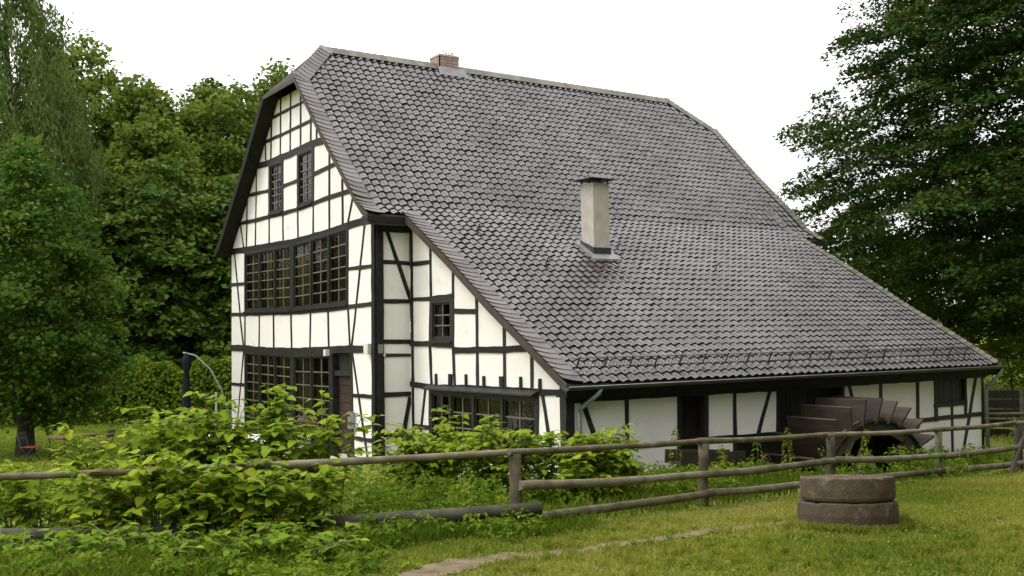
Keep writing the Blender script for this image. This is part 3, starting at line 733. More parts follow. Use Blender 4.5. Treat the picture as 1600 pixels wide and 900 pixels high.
# bargeboards, eave boxes, fascia
def barge(name, s0, s1, y, th, h, m, off):
    mb = MB(); n = 14; v = []
    for i in range(n + 1):
        x, z, a = roof_s(s0 + (s1 - s0) * i / n)
        for yy in (y, y + th): v += [(x, yy, z + off), (x, yy, z + off - h)]
    F = []
    for i in range(n):
        a, b = 4 * i, 4 * i + 4; F += [(a, b, b + 1, a + 1), (a + 2, a + 3, b + 3, b + 2), (a, a + 2, b + 2, b), (a + 1, b + 1, b + 3, a + 3)]
    F += [(0, 1, 3, 2), (4 * n, 4 * n + 2, 4 * n + 3, 4 * n + 1)]
    mb.add(v, F); return mb.build(name, M[m], house)
barge('bargeboard', S_NOTCH + .02, S_EAVE, YN1 - .028, .027, .17, 'barge', -.012); barge('bargeboard', S_HIP, S_NOTCH, YN0 - .028, .027, .13, 'barge', -.012)
mb = MB()
for i in range(12):
    xa, za, _ = roof_s(S_HIP + (S_NOTCH - S_HIP) * i / 12); xb, zb, _ = roof_s(S_HIP + (S_NOTCH - S_HIP) * (i + 1) / 12)
    mb.beam((2 * RIDGE_X - xa, YN0 - .015, za - .11), (2 * RIDGE_X - xb, YN0 - .015, zb - .11), .03, .2)
mb.build('bargeboard', M['deck'], house)
MB().beam((-3.97, YN0 - .012, 9.42), (-6.29, YN0 - .012, 9.42), .024, .10).build('bargeboard', M['barge'], house)
MB().box((.02, -.33, 5.30), (.36, .86, 5.40)).box((.33, -.37, 5.24), (.385, .56, 5.45)).box((.0, -.372, 5.24), (.33, -.34, 5.45)).build('eave_box', M['timber_grey'], house)
MB().box((6.13, .56, 1.60), (6.42, 13.78, 1.63)).box((6.40, .57, 1.60), (6.44, 13.77, 1.76)).build('soffit_board', M['deck'], house)
for k in range(18):
    y = .9 + k * .73; MB().box((6.0, y, 1.64), (6.39, y + .1, 1.74)).build('rafter_end', M['deck'], house)
# gutter and downpipes
mb = MB(); n = 9; GR = .065; gx, gzv = 6.55, 1.79; v = []
for y, dz in ((.50, 0), (7, .008), (13.85, .02)):
    for r in (GR, GR - .006):
        for i in range(n): t = math.pi + math.pi * i / (n - 1); v.append((gx + r * math.cos(t), y, gzv + dz + r * math.sin(t)))
F = []
for j in range(2):
    for i in range(n - 1):
        a = j * 2 * n + i; F += [(a, a + 1, a + 2 * n + 1, a + 2 * n), (a + n, a + 3 * n, a + 3 * n + 1, a + n + 1)]
F.append(tuple(range(n))); F += [(n - 1, 2 * n - 1, 4 * n - 1, 3 * n - 1), (3 * n - 1, 4 * n - 1, 6 * n - 1, 5 * n - 1)]
mb.add(v, F, False); gut = mb.build('gutter', M['gutter'], house); mb = MB(); mb.tube([(gx + GR, .50, gzv + .004), (gx + GR, 7, gzv + .012), (gx + GR, 13.85, gzv + .024)], .011, 6)
mb.build('gutter_rim', M['zinc'], gut)
MB().tube([(6.55, 1.25, 1.74), (6.54, 1.22, 1.66), (6.40, 1.12, 1.52), (6.24, 1.02, 1.38), (6.22, 1.0, 1.30), (6.22, 1.0, -.3)], .042, 10).build('downpipe', M['zinc'], house)
MB().tube([(6.55, 13.75, 1.76), (6.54, 13.72, 1.66), (6.38, 13.62, 1.42), (6.24, 13.58, 1.32), (6.22, 13.57, 1.2), (6.22, 13.57, -.3)], .045, 10).build('downpipe', M['zinc'], house)
# snow guard along the eave
x, z, a = roof_s(S_EAVE - .42); nv = Vector((math.sin(a), 0, math.cos(a))); base = Vector((x, 0, z)) + nv * .05
mb = MB()
for h in (.01, .20): mb.tube([base + nv * h + Vector((0, .98, 0)), base + nv * h + Vector((0, 7, 0)), base + nv * h + Vector((0, 13.2, 0))], .008, 5)
y = .98
while y < 13.2: mb.beam(base + Vector((0, y, 0)), base + nv * .2 + Vector((0, y, 0)), .007, .007); y += .085
sg = mb.build('snow_guard', M['darkmetal'], house)
y = 1.0
while y < 13.3:
    MB().beam(base + Vector((.0, y, -.02)), base + nv * .23 + Vector((0, y, 0)), .022, .022).beam(base + nv * .19 + Vector((.0, y, 0)), base + Vector((-.22, y, .14)) + nv * .02, .014, .014).build('bracket', M['darkmetal'], sg); y += .62
# tile hooks
for (x0, y) in ((.95, 2.1), (1.25, 4.05), (1.55, 5.75), (2.4, 3.0), (2.4, 8.2)):
    z = roof_z(x0); MB().beam((x0, y, z), (x0 + .12, y, z + .13), .03, .012).beam((x0 + .12, y, z + .13), (x0 + .2, y, z + .06), .03, .012).build('roof_hook', M['darkmetal'], roof)

# rendered chimney on the lower slope
cx0, cx1, cy0, cy1 = 1.47, 1.95, 4.72, 5.20; zb = roof_z(1.97) - .1; zt = 6.33
mb = MB(); mb.box((cx0, cy0, zb - .2), (cx1, cy1, zt)); ch = mb.build('chimney', M['concrete'], house)
bm = bmesh.new(); bm.from_mesh(ch.data); bmesh.ops.subdivide_edges(bm, edges=bm.edges[:], cuts=5, use_grid_fill=True)
for w in bm.verts: w.co.x += random.uniform(-.004, .004); w.co.y += random.uniform(-.004, .004)
bm.to_mesh(ch.data); bm.free()
zc0, zc1 = roof_z(cx0), roof_z(cx1)
mb = MB(); e = .02                                         # lead apron round the foot
mb.add([(cx0 - e, cy0 - e, zc0 - .05), (cx1 + e, cy0 - e, zc1 - .05), (cx1 + e, cy1 + e, zc1 - .05), (cx0 - e, cy1 + e, zc0 - .05),
        (cx0 - e, cy0 - e, zc0 + .12), (cx1 + e, cy0 - e, zc1 + .19), (cx1 + e, cy1 + e, zc1 + .19), (cx0 - e, cy1 + e, zc0 + .12)],
       [(0, 1, 5, 4), (1, 2, 6, 5), (2, 3, 7, 6), (3, 0, 4, 7)]); mb.build('flashing', M['darkmetal'], ch)
mb = MB(); sl = -math.tan(roof_s(np.interp(1.9, dx_, arc))[2])
P = [(cx0 - .05, cy0 - .17), (cx1 + .24, cy0 - .17), (cx1 + .24, cy1 + .17), (cx0 - .05, cy1 + .17)]
mb.add([(x, y, roof_z(x) + .045) for x, y in P] + [(x, y, roof_z(x) - .01) for x, y in P], [(0, 1, 2, 3), (0, 4, 5, 1), (1, 5, 6, 2), (2, 6, 7, 3), (3, 7, 4, 0)]); mb.build('lead_apron', M['lead'], ch)
mb = MB(); cx, cy = (cx0 + cx1) / 2, (cy0 + cy1) / 2
for ddx in (-.2, .2):
    for ddy in (-.24, .24): mb.beam((cx + ddx, cy + ddy, zt), (cx + ddx, cy + ddy, zt + .1), .03, .03)
    mb.beam((cx + ddx, cy, zt), (cx + ddx, cy, zt + .1), .03, .03)
mb.add([(cx - .42, cy - .42, zt + .09), (cx + .42, cy - .42, zt + .09), (cx + .42, cy + .42, zt + .09), (cx - .42, cy + .42, zt + .09), (cx, cy, zt + .20)],
       [(0, 1, 4), (1, 2, 4), (2, 3, 4), (3, 0, 4), (3, 2, 1, 0)]); mb.build('chimney_cap', M['darkmetal'], ch)
# brick chimney on the ridge
bx, by, bz = -5.25, 4.80, 10.56
core = MB().box((bx - .27, by - .31, bz), (bx + .27, by + .31, bz + .44)).build('brick_chimney', M['mortar'], house)
bh, bl, j = .075, .225, .012; row = 0; zz = bz + .06
while zz < bz + .42:
    off = (row % 2) * (bl + j) / 2
    for side in range(4):
        Lh = .29 if side % 2 else .33                    # half length of this face
        t = -Lh + (off if off else 0) - (bl + j) / 2 * (1 if off else 0)
        while t < Lh - .02:
            a, b = max(t, -Lh), min(t + bl, Lh)
            if b - a > .04:
                if side == 0: MB().box((bx + .262, by + a, zz), (bx + .29, by + b, zz + bh)).build('brick', M['brick'], core)
                if side == 1: MB().box((bx + a, by - .33, zz), (bx + b, by - .302, zz + bh)).build('brick', M['brick'], core)
            t += bl + j
    row += 1; zz += bh + j
MB().box((bx - .3, by - .34, bz + .43), (bx + .3, by + .34, bz + .47)).build('chimney_top', M['mortar'], core)
P = [(bx - .5, by - .55, bz - .2), (bx + .55, by - .55, bz - .22), (bx + .55, by + .85, bz - .22), (bx - .5, by + .85, bz - .2)]
mb = MB(); mb.add([(bx + .16, by - .38, bz + .11), (bx + .48, by - .42, bz - .18), (bx + .48, by + .62, bz - .18), (bx + .16, by + .5, bz + .11), (bx + .285, by - .38, bz + .11), (bx + .285, by + .5, bz + .11)],
                  [(4, 1, 2, 5), (0, 4, 5, 3)]); mb.build('lead_apron', M['lead'], core)
def leaves(c, n, L, W, tone, fold=.15, roll=None):
    """N leaf rhombs: centres, normals, lengths, widths -> verts (4N,3), quads"""
    N = len(c); n = n / (np.linalg.norm(n, axis=1, keepdims=True) + 1e-9)
    r = rng.normal(size=(N, 3)) if roll is None else roll
    u = r - n * np.sum(r * n, 1, keepdims=True); u /= np.linalg.norm(u, axis=1, keepdims=True) + 1e-9
    w = np.cross(n, u); L = np.broadcast_to(L, (N,))[:, None]; W = np.broadcast_to(W, (N,))[:, None]
    V = np.stack([c - u * L / 2, c - w * W / 2 + n * L * fold * .5, c + u * L / 2 - n * L * .08, c + w * W / 2 + n * L * fold * .5], 1).reshape(-1, 3)
    return V, np.arange(4 * N).reshape(N, 4), np.repeat(tone, 4)
c = np.array([bx + .05, by + .1, bz + .52]) + rng.normal(size=(60, 3)) * (.10, .12, .05); V, F, T = leaves(c, rng.normal(size=(60, 3)) + (0, 0, .8), .07, .05, rng.uniform(0, 1, 60))
link('wall_plant', np_mesh('wall_plant', V, F, M['weed'], T), core)

# ------------------------------------------------------------------ water wheel
WY, WZ, WR, WX0, WX1 = 7.60, -1.04, 2.375, 6.32, 7.60
wheel = thing('water_wheel', 'weathered brown wooden water wheel against the side wall behind the fence', 'water wheel', (6.96, WY, WZ))
wheel_inv = Matrix.Translation((-6.96, -WY, -WZ))
def wpart(mb, name, m='wheelwood', parent=None):
    mb.v = [(x - 6.96, y - WY, z - WZ) for x, y, z in mb.v] if True else mb.v
    return mb.build(name, M[m], parent or wheel)
for k in range(30):
    a = math.radians(86.8 + 12 * k); r0, r1 = 1.86, WR + random.uniform(-.02, .02); b = a + .10
    P0 = (WY + r0 * math.cos(b), WZ + r0 * math.sin(b)); P1 = (WY + r1 * math.cos(a), WZ + r1 * math.sin(a)); t = .022
    tx, tz = -math.sin(a) * t, math.cos(a) * t; e = random.uniform(-.02, .02)
    mb = MB(); v = []
    for x in (WX0, WX1 + e): v += [(x, P0[0] - tx, P0[1] - tz), (x, P1[0] - tx, P1[1] - tz), (x, P1[0] + tx, P1[1] + tz), (x, P0[0] + tx, P0[1] + tz)]
    mb.add(v, [(0, 1, 2, 3), (7, 6, 5, 4), (0, 4, 5, 1), (1, 5, 6, 2), (2, 6, 7, 3), (3, 7, 4, 0)]); wpart(mb, 'paddle')
    c = a + math.radians(6); q = (WY + 1.9 * math.cos(c), WZ + 1.9 * math.sin(c)); h = .19
    mb = MB().beam((WX0 + .03, *q), (WX1 - .03, *q), .03, .40, up=(0, -math.sin(c), math.cos(c))); wpart(mb, 'sole_board', 'deck')
def ring(x0, x1, r0, r1, n=60):
    v = []; f = []
    for i in range(n):
        t = 2 * math.pi * i / n
        for x, r in ((x0, r0), (x0, r1), (x1, r1), (x1, r0)): v.append((x, WY + r * math.cos(t), WZ + r * math.sin(t)))
    for i in range(n):
        j = (i + 1) % n
        for k in range(4): f.append((4 * i + k, 4 * i + (k + 1) % 4, 4 * j + (k + 1) % 4, 4 * j + k))
    return MB().add(v, f)
for x in (WX0 + .05, WX1 - .17): wpart(ring(x, x + .07, 1.66, 1.98), 'rim', 'pole_dark')
for x in (WX0 + .06, WX1 - .16):
    for k in range(8):
        t = math.pi * 2 * k / 8 + .2; mb = MB().beam((x, WY, WZ), (x, WY + 1.75 * math.cos(t), WZ + 1.75 * math.sin(t)), .06, .14, up=(1, 0, 0)); wpart(mb, 'spoke', 'deck')
wpart(MB().tube([(6.0, WY, WZ), (7.85, WY, WZ)], .17, 14), 'axle', 'pole_dark'); wpart(MB().tube([(7.30, WY, WZ), (7.55, WY, WZ)], .30, 14), 'hub', 'pole_dark')

tr = thing('wooden_trough', 'brown wooden plank trough on posts left of the water wheel', 'trough', (7.4, 3.1, -.2))
def loc(mb, o): mb.v = [tuple(Vector(p) - o.location) for p in mb.v]; return mb
loc(MB().beam((7.4, 2.35, .50), (7.4, 3.95, .38), .04, .24), tr).build('side_board', M['wheelwood'], tr); loc(MB().beam((7.0, 2.35, .50), (7.0, 3.95, .38), .04, .24), tr).build('side_board', M['wheelwood'], tr)
loc(MB().beam((7.2, 2.35, .39), (7.2, 3.95, .28), .38, .03), tr).build('trough_floor', M['wheelwood'], tr)
for y in (2.75, 3.7): loc(MB().box((7.12, y, -.4), (7.28, y + .14, .34)), tr).build('post', M['pole_dark'], tr)
hp = MB().tube([(8.3, 3.56 + .09 * math.cos(t), .45 + .09 * math.sin(t)) for t in np.linspace(-.3, math.pi + .3, 14)], .010, 7).build('hoop_handle', M['redplastic']); tag(hp, 'small red hoop showing above the middle fence rail left of wheel', 'hoop')

# ------------------------------------------------------------------ rail fence
fence = thing('rail_fence', 'long weathered round-pole rail fence crossing in front of the mill', 'fence', (10.53, -3.22, .3))
FP = [(7.75, -9.46), (9.45, -6.15), (10.53, -3.22), (9.73, .68), (9.37, 3.98), (9.15, 7.31), (9.01, 10.21), (8.95, 13.6)]
FT = [1.19, 1.24, 1.286, 1.09, .95, .82, .78, .70]
def pole(name, P, Q, r0, r1, m, sag=.02, n=10):
    P, Q = Vector(P), Vector(Q); d = Q - P; pts = []; rr = []; ph = random.uniform(0, 6)
    perp = Vector((-d.y, d.x, 0)).normalized()
    for i in range(n + 1):
        t = i / n; w = math.sin(math.pi * t)
        pts.append(P + d * t + Vector((0, 0, -sag * w + .004 * math.sin(9 * t + ph))) + perp * (.007 * math.sin(7 * t + ph))); rr.append(r0 + (r1 - r0) * t + .003 * math.sin(14 * t + ph))
    mb = MB().tube(pts, rr, 10, True, .03); return loc(mb, fence).build(name, M[m], fence)
for i, ((x, y), zt_) in enumerate(zip(FP, FT)):
    r = .078 if i != 5 else .07; lean = random.uniform(-.015, .015)
    o = pole('post', (x + lean, y - lean, float(gz(x, y)) - .3), (x, y, zt_ - .035), r, r * .95, 'pole' if i in (2, 3, 5) else 'pole_dark', 0, 5)
for i in range(len(FP) - 1):
    (x0, y0), (x1, y1) = FP[i], FP[i + 1]
    ov = .12 * (Vector((x1 - x0, y1 - y0)).normalized())
    pole('rail', (x0 - ov.x, y0 - ov.y, FT[i]), (x1 + ov.x, y1 + ov.y, FT[i + 1]), .043 + .006 * (i % 2), .040, 'pole', .018)
d = Vector((1.08, 2.93)).normalized(); nrm = Vector((d.y, -d.x)) * .14
pole('rail', (7.75 + nrm.x, -9.46 + nrm.y, .56), (9.5 + nrm.x, -6.05 + nrm.y, .55), .085, .085, 'pole_dark'); pole('rail', (9.35 + nrm.x, -6.4 + nrm.y, .52), (10.53 + d.x * .28 + nrm.x, -3.22 + d.y * .28 + nrm.y, .60), .09, .078, 'pole_dark', .0)
MIDZ = [.87, .60, .525, .33, .30, .26]; LOWZ = [.48, .32, .19, .06, -.04, -.1]
for i in range(2, 7):
    (x0, y0), (x1, y1) = FP[i], FP[i + 1]; a = .09
    pole('rail', (x0 + a, y0, MIDZ[i - 2]), (x1 + a, y1 + .1, MIDZ[i - 1]), .06, .054, 'pole'); pole('rail', (x0 + a, y0, LOWZ[i - 2]), (x1 + a, y1 + .1, LOWZ[i - 1]), .06, .055, 'pole')
pole('brace_pole', (9.35, 9.25, -.3), (9.02, 10.55, .72), .05, .045, 'barge', 0)

# ------------------------------------------------------------------ millstones
def millstone(label, c, r, h, seed):
    random.seed(seed); mb = MB()
    mb.lathe([(.10, -h * .4), (.10, h - .02), (.13, h), (r * .6, h + .004), (r - .05, h - .012), (r - .035, h + .004), (r - .008, h - .002), (r, h - .015), (r + .003, h * .5), (r - .004, .05), (r - .018, .02), (r - .05, 0)], 72, (0, 0, 0), .0045); mb.sm = [False] * len(mb.sm); mb.v = [(x, y, z - (.035 * max(0, math.sin(5.3 * math.atan2(y, x) + seed) * math.sin(11 * math.atan2(y, x)) - .45) if z > h - .04 and math.hypot(x, y) > r - .045 else 0)) for x, y, z in mb.v]
    o = mb.build('millstone', M['millstone']); o.location = c; o.rotation_mode = 'AXIS_ANGLE'; o.rotation_axis_angle = (math.radians(5.2), -RT[0], -RT[1], 0); return tag(o, label, 'millstone', 'stacked millstones')
mx, my = 12.74, .22; mz = float(gz(mx, my))
millstone('wider lower millstone of the stack lying on the grass', (mx, my, mz + .015), .595, .30, 3)
millstone('slightly narrower upper millstone resting on top of the stack', (mx + .01, my - .01, mz + .325), .56, .29, 5)
random.seed(21)

# ------------------------------------------------------------------ garden
gxy = lambda x, y: (x, y, float(gz(x, y)))
tb = thing('garden_table', 'small brown slatted wooden garden table on thin dark legs on lawn', 'table', gxy(-9.2, -4.8), math.radians(28))
for i in range(6): MB().box((-.38 + i * .128, -.62, .70), (-.38 + i * .128 + .118, .62, .735)).build('slat', M['woodtable'], tb)
for sx in (-.3, .3):
    for sy in (-.48, .48): MB().tube([(sx, sy, 0), (sx, sy, .69)], .016, 6).build('leg', M['darkmetal'], tb)
MB().box((-.34, -.5, .665), (.34, -.46, .695)).box((-.34, .46, .665), (.34, .5, .695)).beam((-.3, -.48, .1), (-.3, .48, .6), .02, .01).build('table_frame', M['darkmetal'], tb)
def chair(label, x, y, rz):
    c = thing('folding_chair', label, 'chair', gxy(x, y), rz, 'folding chairs at the wooden table')
    for i in range(5): MB().box((-.2 + i * .082, -.2, .44), (-.2 + i * .082 + .072, .2, .462)).build('seat_slat', M['redseat'], c)
    for sy in (-.19, .19):
        MB().tube([(.22, sy, 0), (-.20, sy, .46), (-.30, sy, .86)], .011, 6).build('leg', M['darkmetal'], c); MB().tube([(-.24, sy, 0), (.16, sy, .44)], .011, 6).build('leg', M['darkmetal'], c)
    for z in (.66, .78): MB().box((-.31 + (.86 - z) * .25 - .02, -.2, z), (-.29 + (.86 - z) * .25, .2, z + .08)).build('back_slat', M['darkmetal'], c)
    return c
chair('folding chair with red seat and dark back at right end of table', -9.15, -4.05, math.radians(232)); chair('red folding chair half in shade left of table by the tree trunk', -9.75, -5.75, math.radians(52))
ps = thing('folded_parasol', 'folded dark navy cantilever parasol with curved pale pole beside the house', 'parasol', gxy(-6.35, -1.5))
ps_o = ps.location
def psl(pts): return [tuple(Vector(p) - ps_o) for p in pts]
PA = Vector((-7.05, -2.3, 2.36)); 
arc_pts = [PA + Vector((-.06, -.08, .02)), PA, PA + Vector((.14, .2, -.06)), PA + Vector((.38, .52, -.42)), PA + Vector((.58, .78, -1.0)), PA + Vector((.68, .95, -1.7)), PA + Vector((.7, .98, -2.6))]
MB().tube(psl(arc_pts), .023, 8).build('pole', M['zinc'], ps)
fold = []
for r, z in [(.03, .03), (.10, -.1), (.11, -.38), (.06, -.46), (.09, -.9), (.115, -1.45), (.125, -1.6), (.09, -1.64)]: fold.append((r, z))
mb = MB(); n = 24; v = []; f = []
for i, (r, z) in enumerate(fold):
    for k in range(n): t = 2 * math.pi * k / n; q = r * (1 + .16 * math.cos(t * 8)); v.append((PA.x + q * math.cos(t), PA.y + q * math.sin(t), PA.z - .02 + z))
for i in range(len(fold) - 1):
    for k in range(n): f.append((i * n + k, i * n + (k + 1) % n, (i + 1) * n + (k + 1) % n, (i + 1) * n + k))
mb.add(psl(v), f, True).build('folded_canopy', M['navy'], ps)
MB().tube(psl([(-6.62, -1.62, 1.3), (-6.62, -1.62, -.5)]), .03, 8).build('support_post', M['zinc'], ps)
MB().box((-.75, -.75, -.06), (.1, .1, .06)).build('base', M['concrete'], ps)
def white_table(label, x, y, rz, w, d, h):
    t = thing('covered_table', label, 'table', gxy(x, y), rz, 'white covered tables on the terrace')
    mb = MB(); n = 28; top = []; bot = []
    for k in range(n):
        a = 2 * math.pi * k / n; c, s_ = math.cos(a), math.sin(a); rr = 1 / max(abs(c), abs(s_)) ** .9
        top.append((w * c * rr, d * s_ * rr, h + random.uniform(-.01, .012))); q = 1.04 + .035 * math.cos(k * 2.6); bot.append((w * c * rr * q, d * s_ * rr * q, h - .3 + random.uniform(-.04, .04)))
    mb.add(top + bot + [(0, 0, h + .01)], [(k, (k + 1) % n, 2 * n) for k in range(n)] + [(k, n + k, n + (k + 1) % n, (k + 1) % n) for k in range(n)], True).build('white_cover', M['whitecloth'], t)
    for sx in (-1, 1):
        for sy in (-1, 1): MB().box((sx * w * .8 - .025, sy * d * .8 - .025, 0), (sx * w * .8 + .025, sy * d * .8 + .025, h - .02)).build('leg', M['white'], t)
white_table('larger white covered terrace table in front of the ground-floor windows', -1.55, -2.75, math.radians(57), .75, .38, .70); white_table('smaller white covered table on terrace behind the knotweed', -1.35, -4.25, math.radians(57), .32, .3, .42)
fp = thing('flower_pot', 'white pot of purple flowers standing left of the door', 'flower pot', (-3.0, -.55, float(gz(-3.0, -.55))))
MB().lathe([(.0, 0), (.13, 0), (.19, .42), (.21, .46), (.18, .46), (.16, .40), (0, .40)], 20).build('pot', M['white'], fp)
c = np.array([0, 0, .62]) + rng.normal(size=(160, 3)) * (.14, .14, .09); V, F, T = leaves(c, rng.normal(size=(160, 3)) + (0, 0, .6), .075, .05, rng.uniform(0, 1, 160)); link('foliage', np_mesh('foliage', V, F, M['weed'], T), fp)
c = np.array([0, 0, .78]) + rng.normal(size=(120, 3)) * (.13, .13, .07); V, F, T = leaves(c, rng.normal(size=(120, 3)) + (.3, -.5, .6), .06, .055, rng.uniform(0, 1, 120)); link('blossom', np_mesh('blossom', V, F, M['petal'], T), fp)
# fittings on the wall
def fitting(name, label, cat, parts, group=None):
    t = thing(name, label, cat, parts[0][0], 0, group); 
    for (a, b, nm, m) in parts: MB().box(tuple(Vector(a) - t.location), tuple(Vector(b) - t.location)).build(nm, M[m], t)
fitting('wall_lamp', 'small cream wall lamp above the door on the gable beam', 'lamp', [((-2.80, -.13, 2.28), (-2.66, -.02, 2.44), 'lamp_body', 'ivory'), ((-2.76, -.03, 2.33), (-2.70, .0, 2.39), 'bracket', 'darkmetal')])
fitting('junction_box', 'cream electrical box on the gable side of the corner post', 'box', [((-.44, -.14, 2.34), (-.22, -.035, 2.58), 'cover', 'ivory'), ((-.42, -.04, 2.38), (-.24, .0, 2.54), 'back_plate', 'darkmetal')])
fitting('outdoor_socket', 'small grey box on the side face of the corner post', 'box', [((.03, -.02, 2.36), (.10, .10, 2.56), 'cover', 'zinc'), ((.025, .0, 2.33), (.07, .08, 2.36), 'cable_gland', 'darkmetal')])
fitting('letter_box', 'narrow metal box on the wall right of the door', 'letter box', [((-1.34, -.14, .58), (-1.20, -.03, .98), 'case', 'zinc'), ((-1.33, -.15, .88), (-1.21, -.14, .92), 'slot', 'darkmetal')])
lo = MB().lathe([(0, .05), (.035, .045), (.05, .02), (.05, 0)], 14); lo = lo.build('bulkhead_light', M['ivory']); lo.location = (.035, .13, 2.31); lo.rotation_euler = (0, math.radians(90), 0); tag(lo, 'round cream bulkhead light on narrow side wall by corner post', 'lamp')

# dark board fence at the right edge
bf = thing('board_fence', 'dark horizontal board fence beyond the mill end at right edge', 'fence', (*at(14.6, 29), -.3))
p0, p1 = at(12.6, 29.5), at(19.5, 27.5)
for k in range(5):
    z = -.2 + .27 * k; loc(MB().beam((*p0, z), (*p1, z), .03, .22), bf).build('board', M['deck'], bf)
for k in range(5):
    t = k / 4; x, y = p0[0] + (p1[0] - p0[0]) * t, p0[1] + (p1[1] - p0[1]) * t; loc(MB().box((x - .06, y - .16, -.5), (x + .06, y - .04, 1.0)), bf).build('post', M['pole_dark'], bf)
loc(MB().tube([(p0[0] + .2, p0[1] - .3, .32), (p1[0] + .2, p1[1] - .3, .50)], .05, 8), bf).build('rail', M['pole_dark'], bf)

# ------------------------------------------------------------------ trees
def crown_points(prof, n, hollow=.45, lump=.18, flat=1.0):
    z = np.array([p[0] for p in prof]); r = np.array([p[1] for p in prof])
    zs = np.linspace(z[0], z[-1], 200); rs = np.interp(zs, z, r); w = rs ** 1.2 + .05; cdf = np.cumsum(w) / w.sum()
    zz = np.interp(rng.uniform(0, 1, n), cdf, zs); th = rng.uniform(0, 2 * np.pi, n); ph = rng.uniform(0, 6, 4)
    lum = 1 + lump * (np.sin(3 * th + ph[0] + zz * .9) * np.cos(zz * 1.3 + ph[1]) + .6 * np.sin(5 * th + ph[2] - zz * 1.7))
    rr = np.interp(zz, z, r) * lum * (hollow + (1 - hollow) * rng.uniform(0, 1, n) ** .55)
    return np.stack([rr * np.cos(th), rr * np.sin(th), zz], 1), np.stack([np.cos(th), np.sin(th), 0 * th], 1)
def crown_mesh(name, prof, n_spray, per, L, W, spray_r, m, droop=.25, thick=.18, jitter=.55, hollow=.45, lump=.18, strand=0.0, tone_sd=.17):
    C_, out = crown_points(prof, n_spray, hollow, lump); N = n_spray * per
    c = np.repeat(C_, per, 0); o = np.repeat(out, per, 0); tn = np.repeat(rng.normal(.45, tone_sd, n_spray), per) + rng.normal(0, .12, N)
    sr = np.repeat(spray_r * rng.uniform(.6, 1.35, n_spray), per)
    a = rng.uniform(0, 2 * np.pi, N); q = np.sqrt(rng.uniform(0, 1, N)) * sr
    if strand:
        off = np.stack([rng.normal(0, .16, N) , rng.normal(0, .16, N), -rng.uniform(0, 1, N) ** .8 * strand * np.repeat(rng.uniform(.4, 1.2, n_spray), per)], 1)
        nn = rng.normal(size=(N, 3)) * (1, 1, .35); roll = np.tile([0, 0, 1.0], (N, 1)) + rng.normal(size=(N, 3)) * .35
    else:
        rad = np.stack([np.cos(a), np.sin(a)], 1); offxy = rad * q[:, None]; outd = np.sum(offxy * o[:, :2], 1)
        off = np.concatenate([offxy, (-droop * outd - .06 * q + rng.normal(0, 1, N) * thick * sr)[:, None]], 1)
        nn = np.stack([droop * o[:, 0], droop * o[:, 1], np.ones(N)], 1) + rng.normal(size=(N, 3)) * jitter; roll = None
    V, F, T = leaves(c + off, nn, L * rng.uniform(.7, 1.3, N), W * rng.uniform(.7, 1.3, N), np.clip(tn, 0, 1), roll=roll)
    return np_mesh(name, V, F, m, T), C_
def trunk_mesh(h, r, targets, bends=.25, n_limb=18):
    mb = MB(); k = 8; base = [Vector((bends * math.sin(i * .9) * i / k, bends * math.cos(i * 1.3) * i / k, h * i / k - .3)) for i in range(k + 1)]
    mb.tube(base, [r * (1.25 if i == 0 else 1) * (1 - .85 * i / k) for i in range(k + 1)], 9, True, .06)
    idx_ = rng.choice(len(targets), min(n_limb, len(targets)), False)
    for i in idx_:
        t = Vector(targets[i]); zs = max(h * .12, min(h * .9, t.z - .45 * math.hypot(t.x, t.y))); f = zs / h * k; j = min(int(f), k - 1); s0 = base[j].lerp(base[j + 1], f - j)
        d = t - s0; rl = max(.02, r * .42 * (1 - .7 * zs / h)); up = Vector((0, 0, d.length * .10))
        mb.tube([s0, s0 + d * .35 + up * .6, s0 + d * .7 + up, t], [rl, rl * .75, rl * .45, rl * .15], 5, False)
    return mb
def tree(name, label, l, s, prof, n_spray, per, L, W, spray_r, m, cat='tree', group=None, tr=.22, limbs=18, mesh=None, **kw):
    x, y = at(l, s); z = float(gz(x, y)); t = thing(name, label, cat, (x, y, z), 0, group)
    me, C_ = crown_mesh('crown', prof, n_spray, per, L, W, spray_r, M[m], **kw)
    link('crown', me, t); trunk_mesh(prof[-1][0] * .93, tr, C_, n_limb=limbs).build('trunk', M['bark'], t); return t
# big beech at the right
# its lowest boughs hang about 2.5 m above the grass
tree('beech_tree', 'huge dark beech with layered branches towering over the right end', 21.6, 37.5, [(2.7, 6.5), (4.2, 9.6), (6, 10.2), (8.2, 10.5), (11, 9.7), (15, 8.4), (19, 6.6), (23, 3.0), (25, .5)], 4200, 76, .19, .125, .75, 'beech', tr=.6, limbs=40, droop=.3, thick=.13, jitter=.45, hollow=.25, lump=.10)
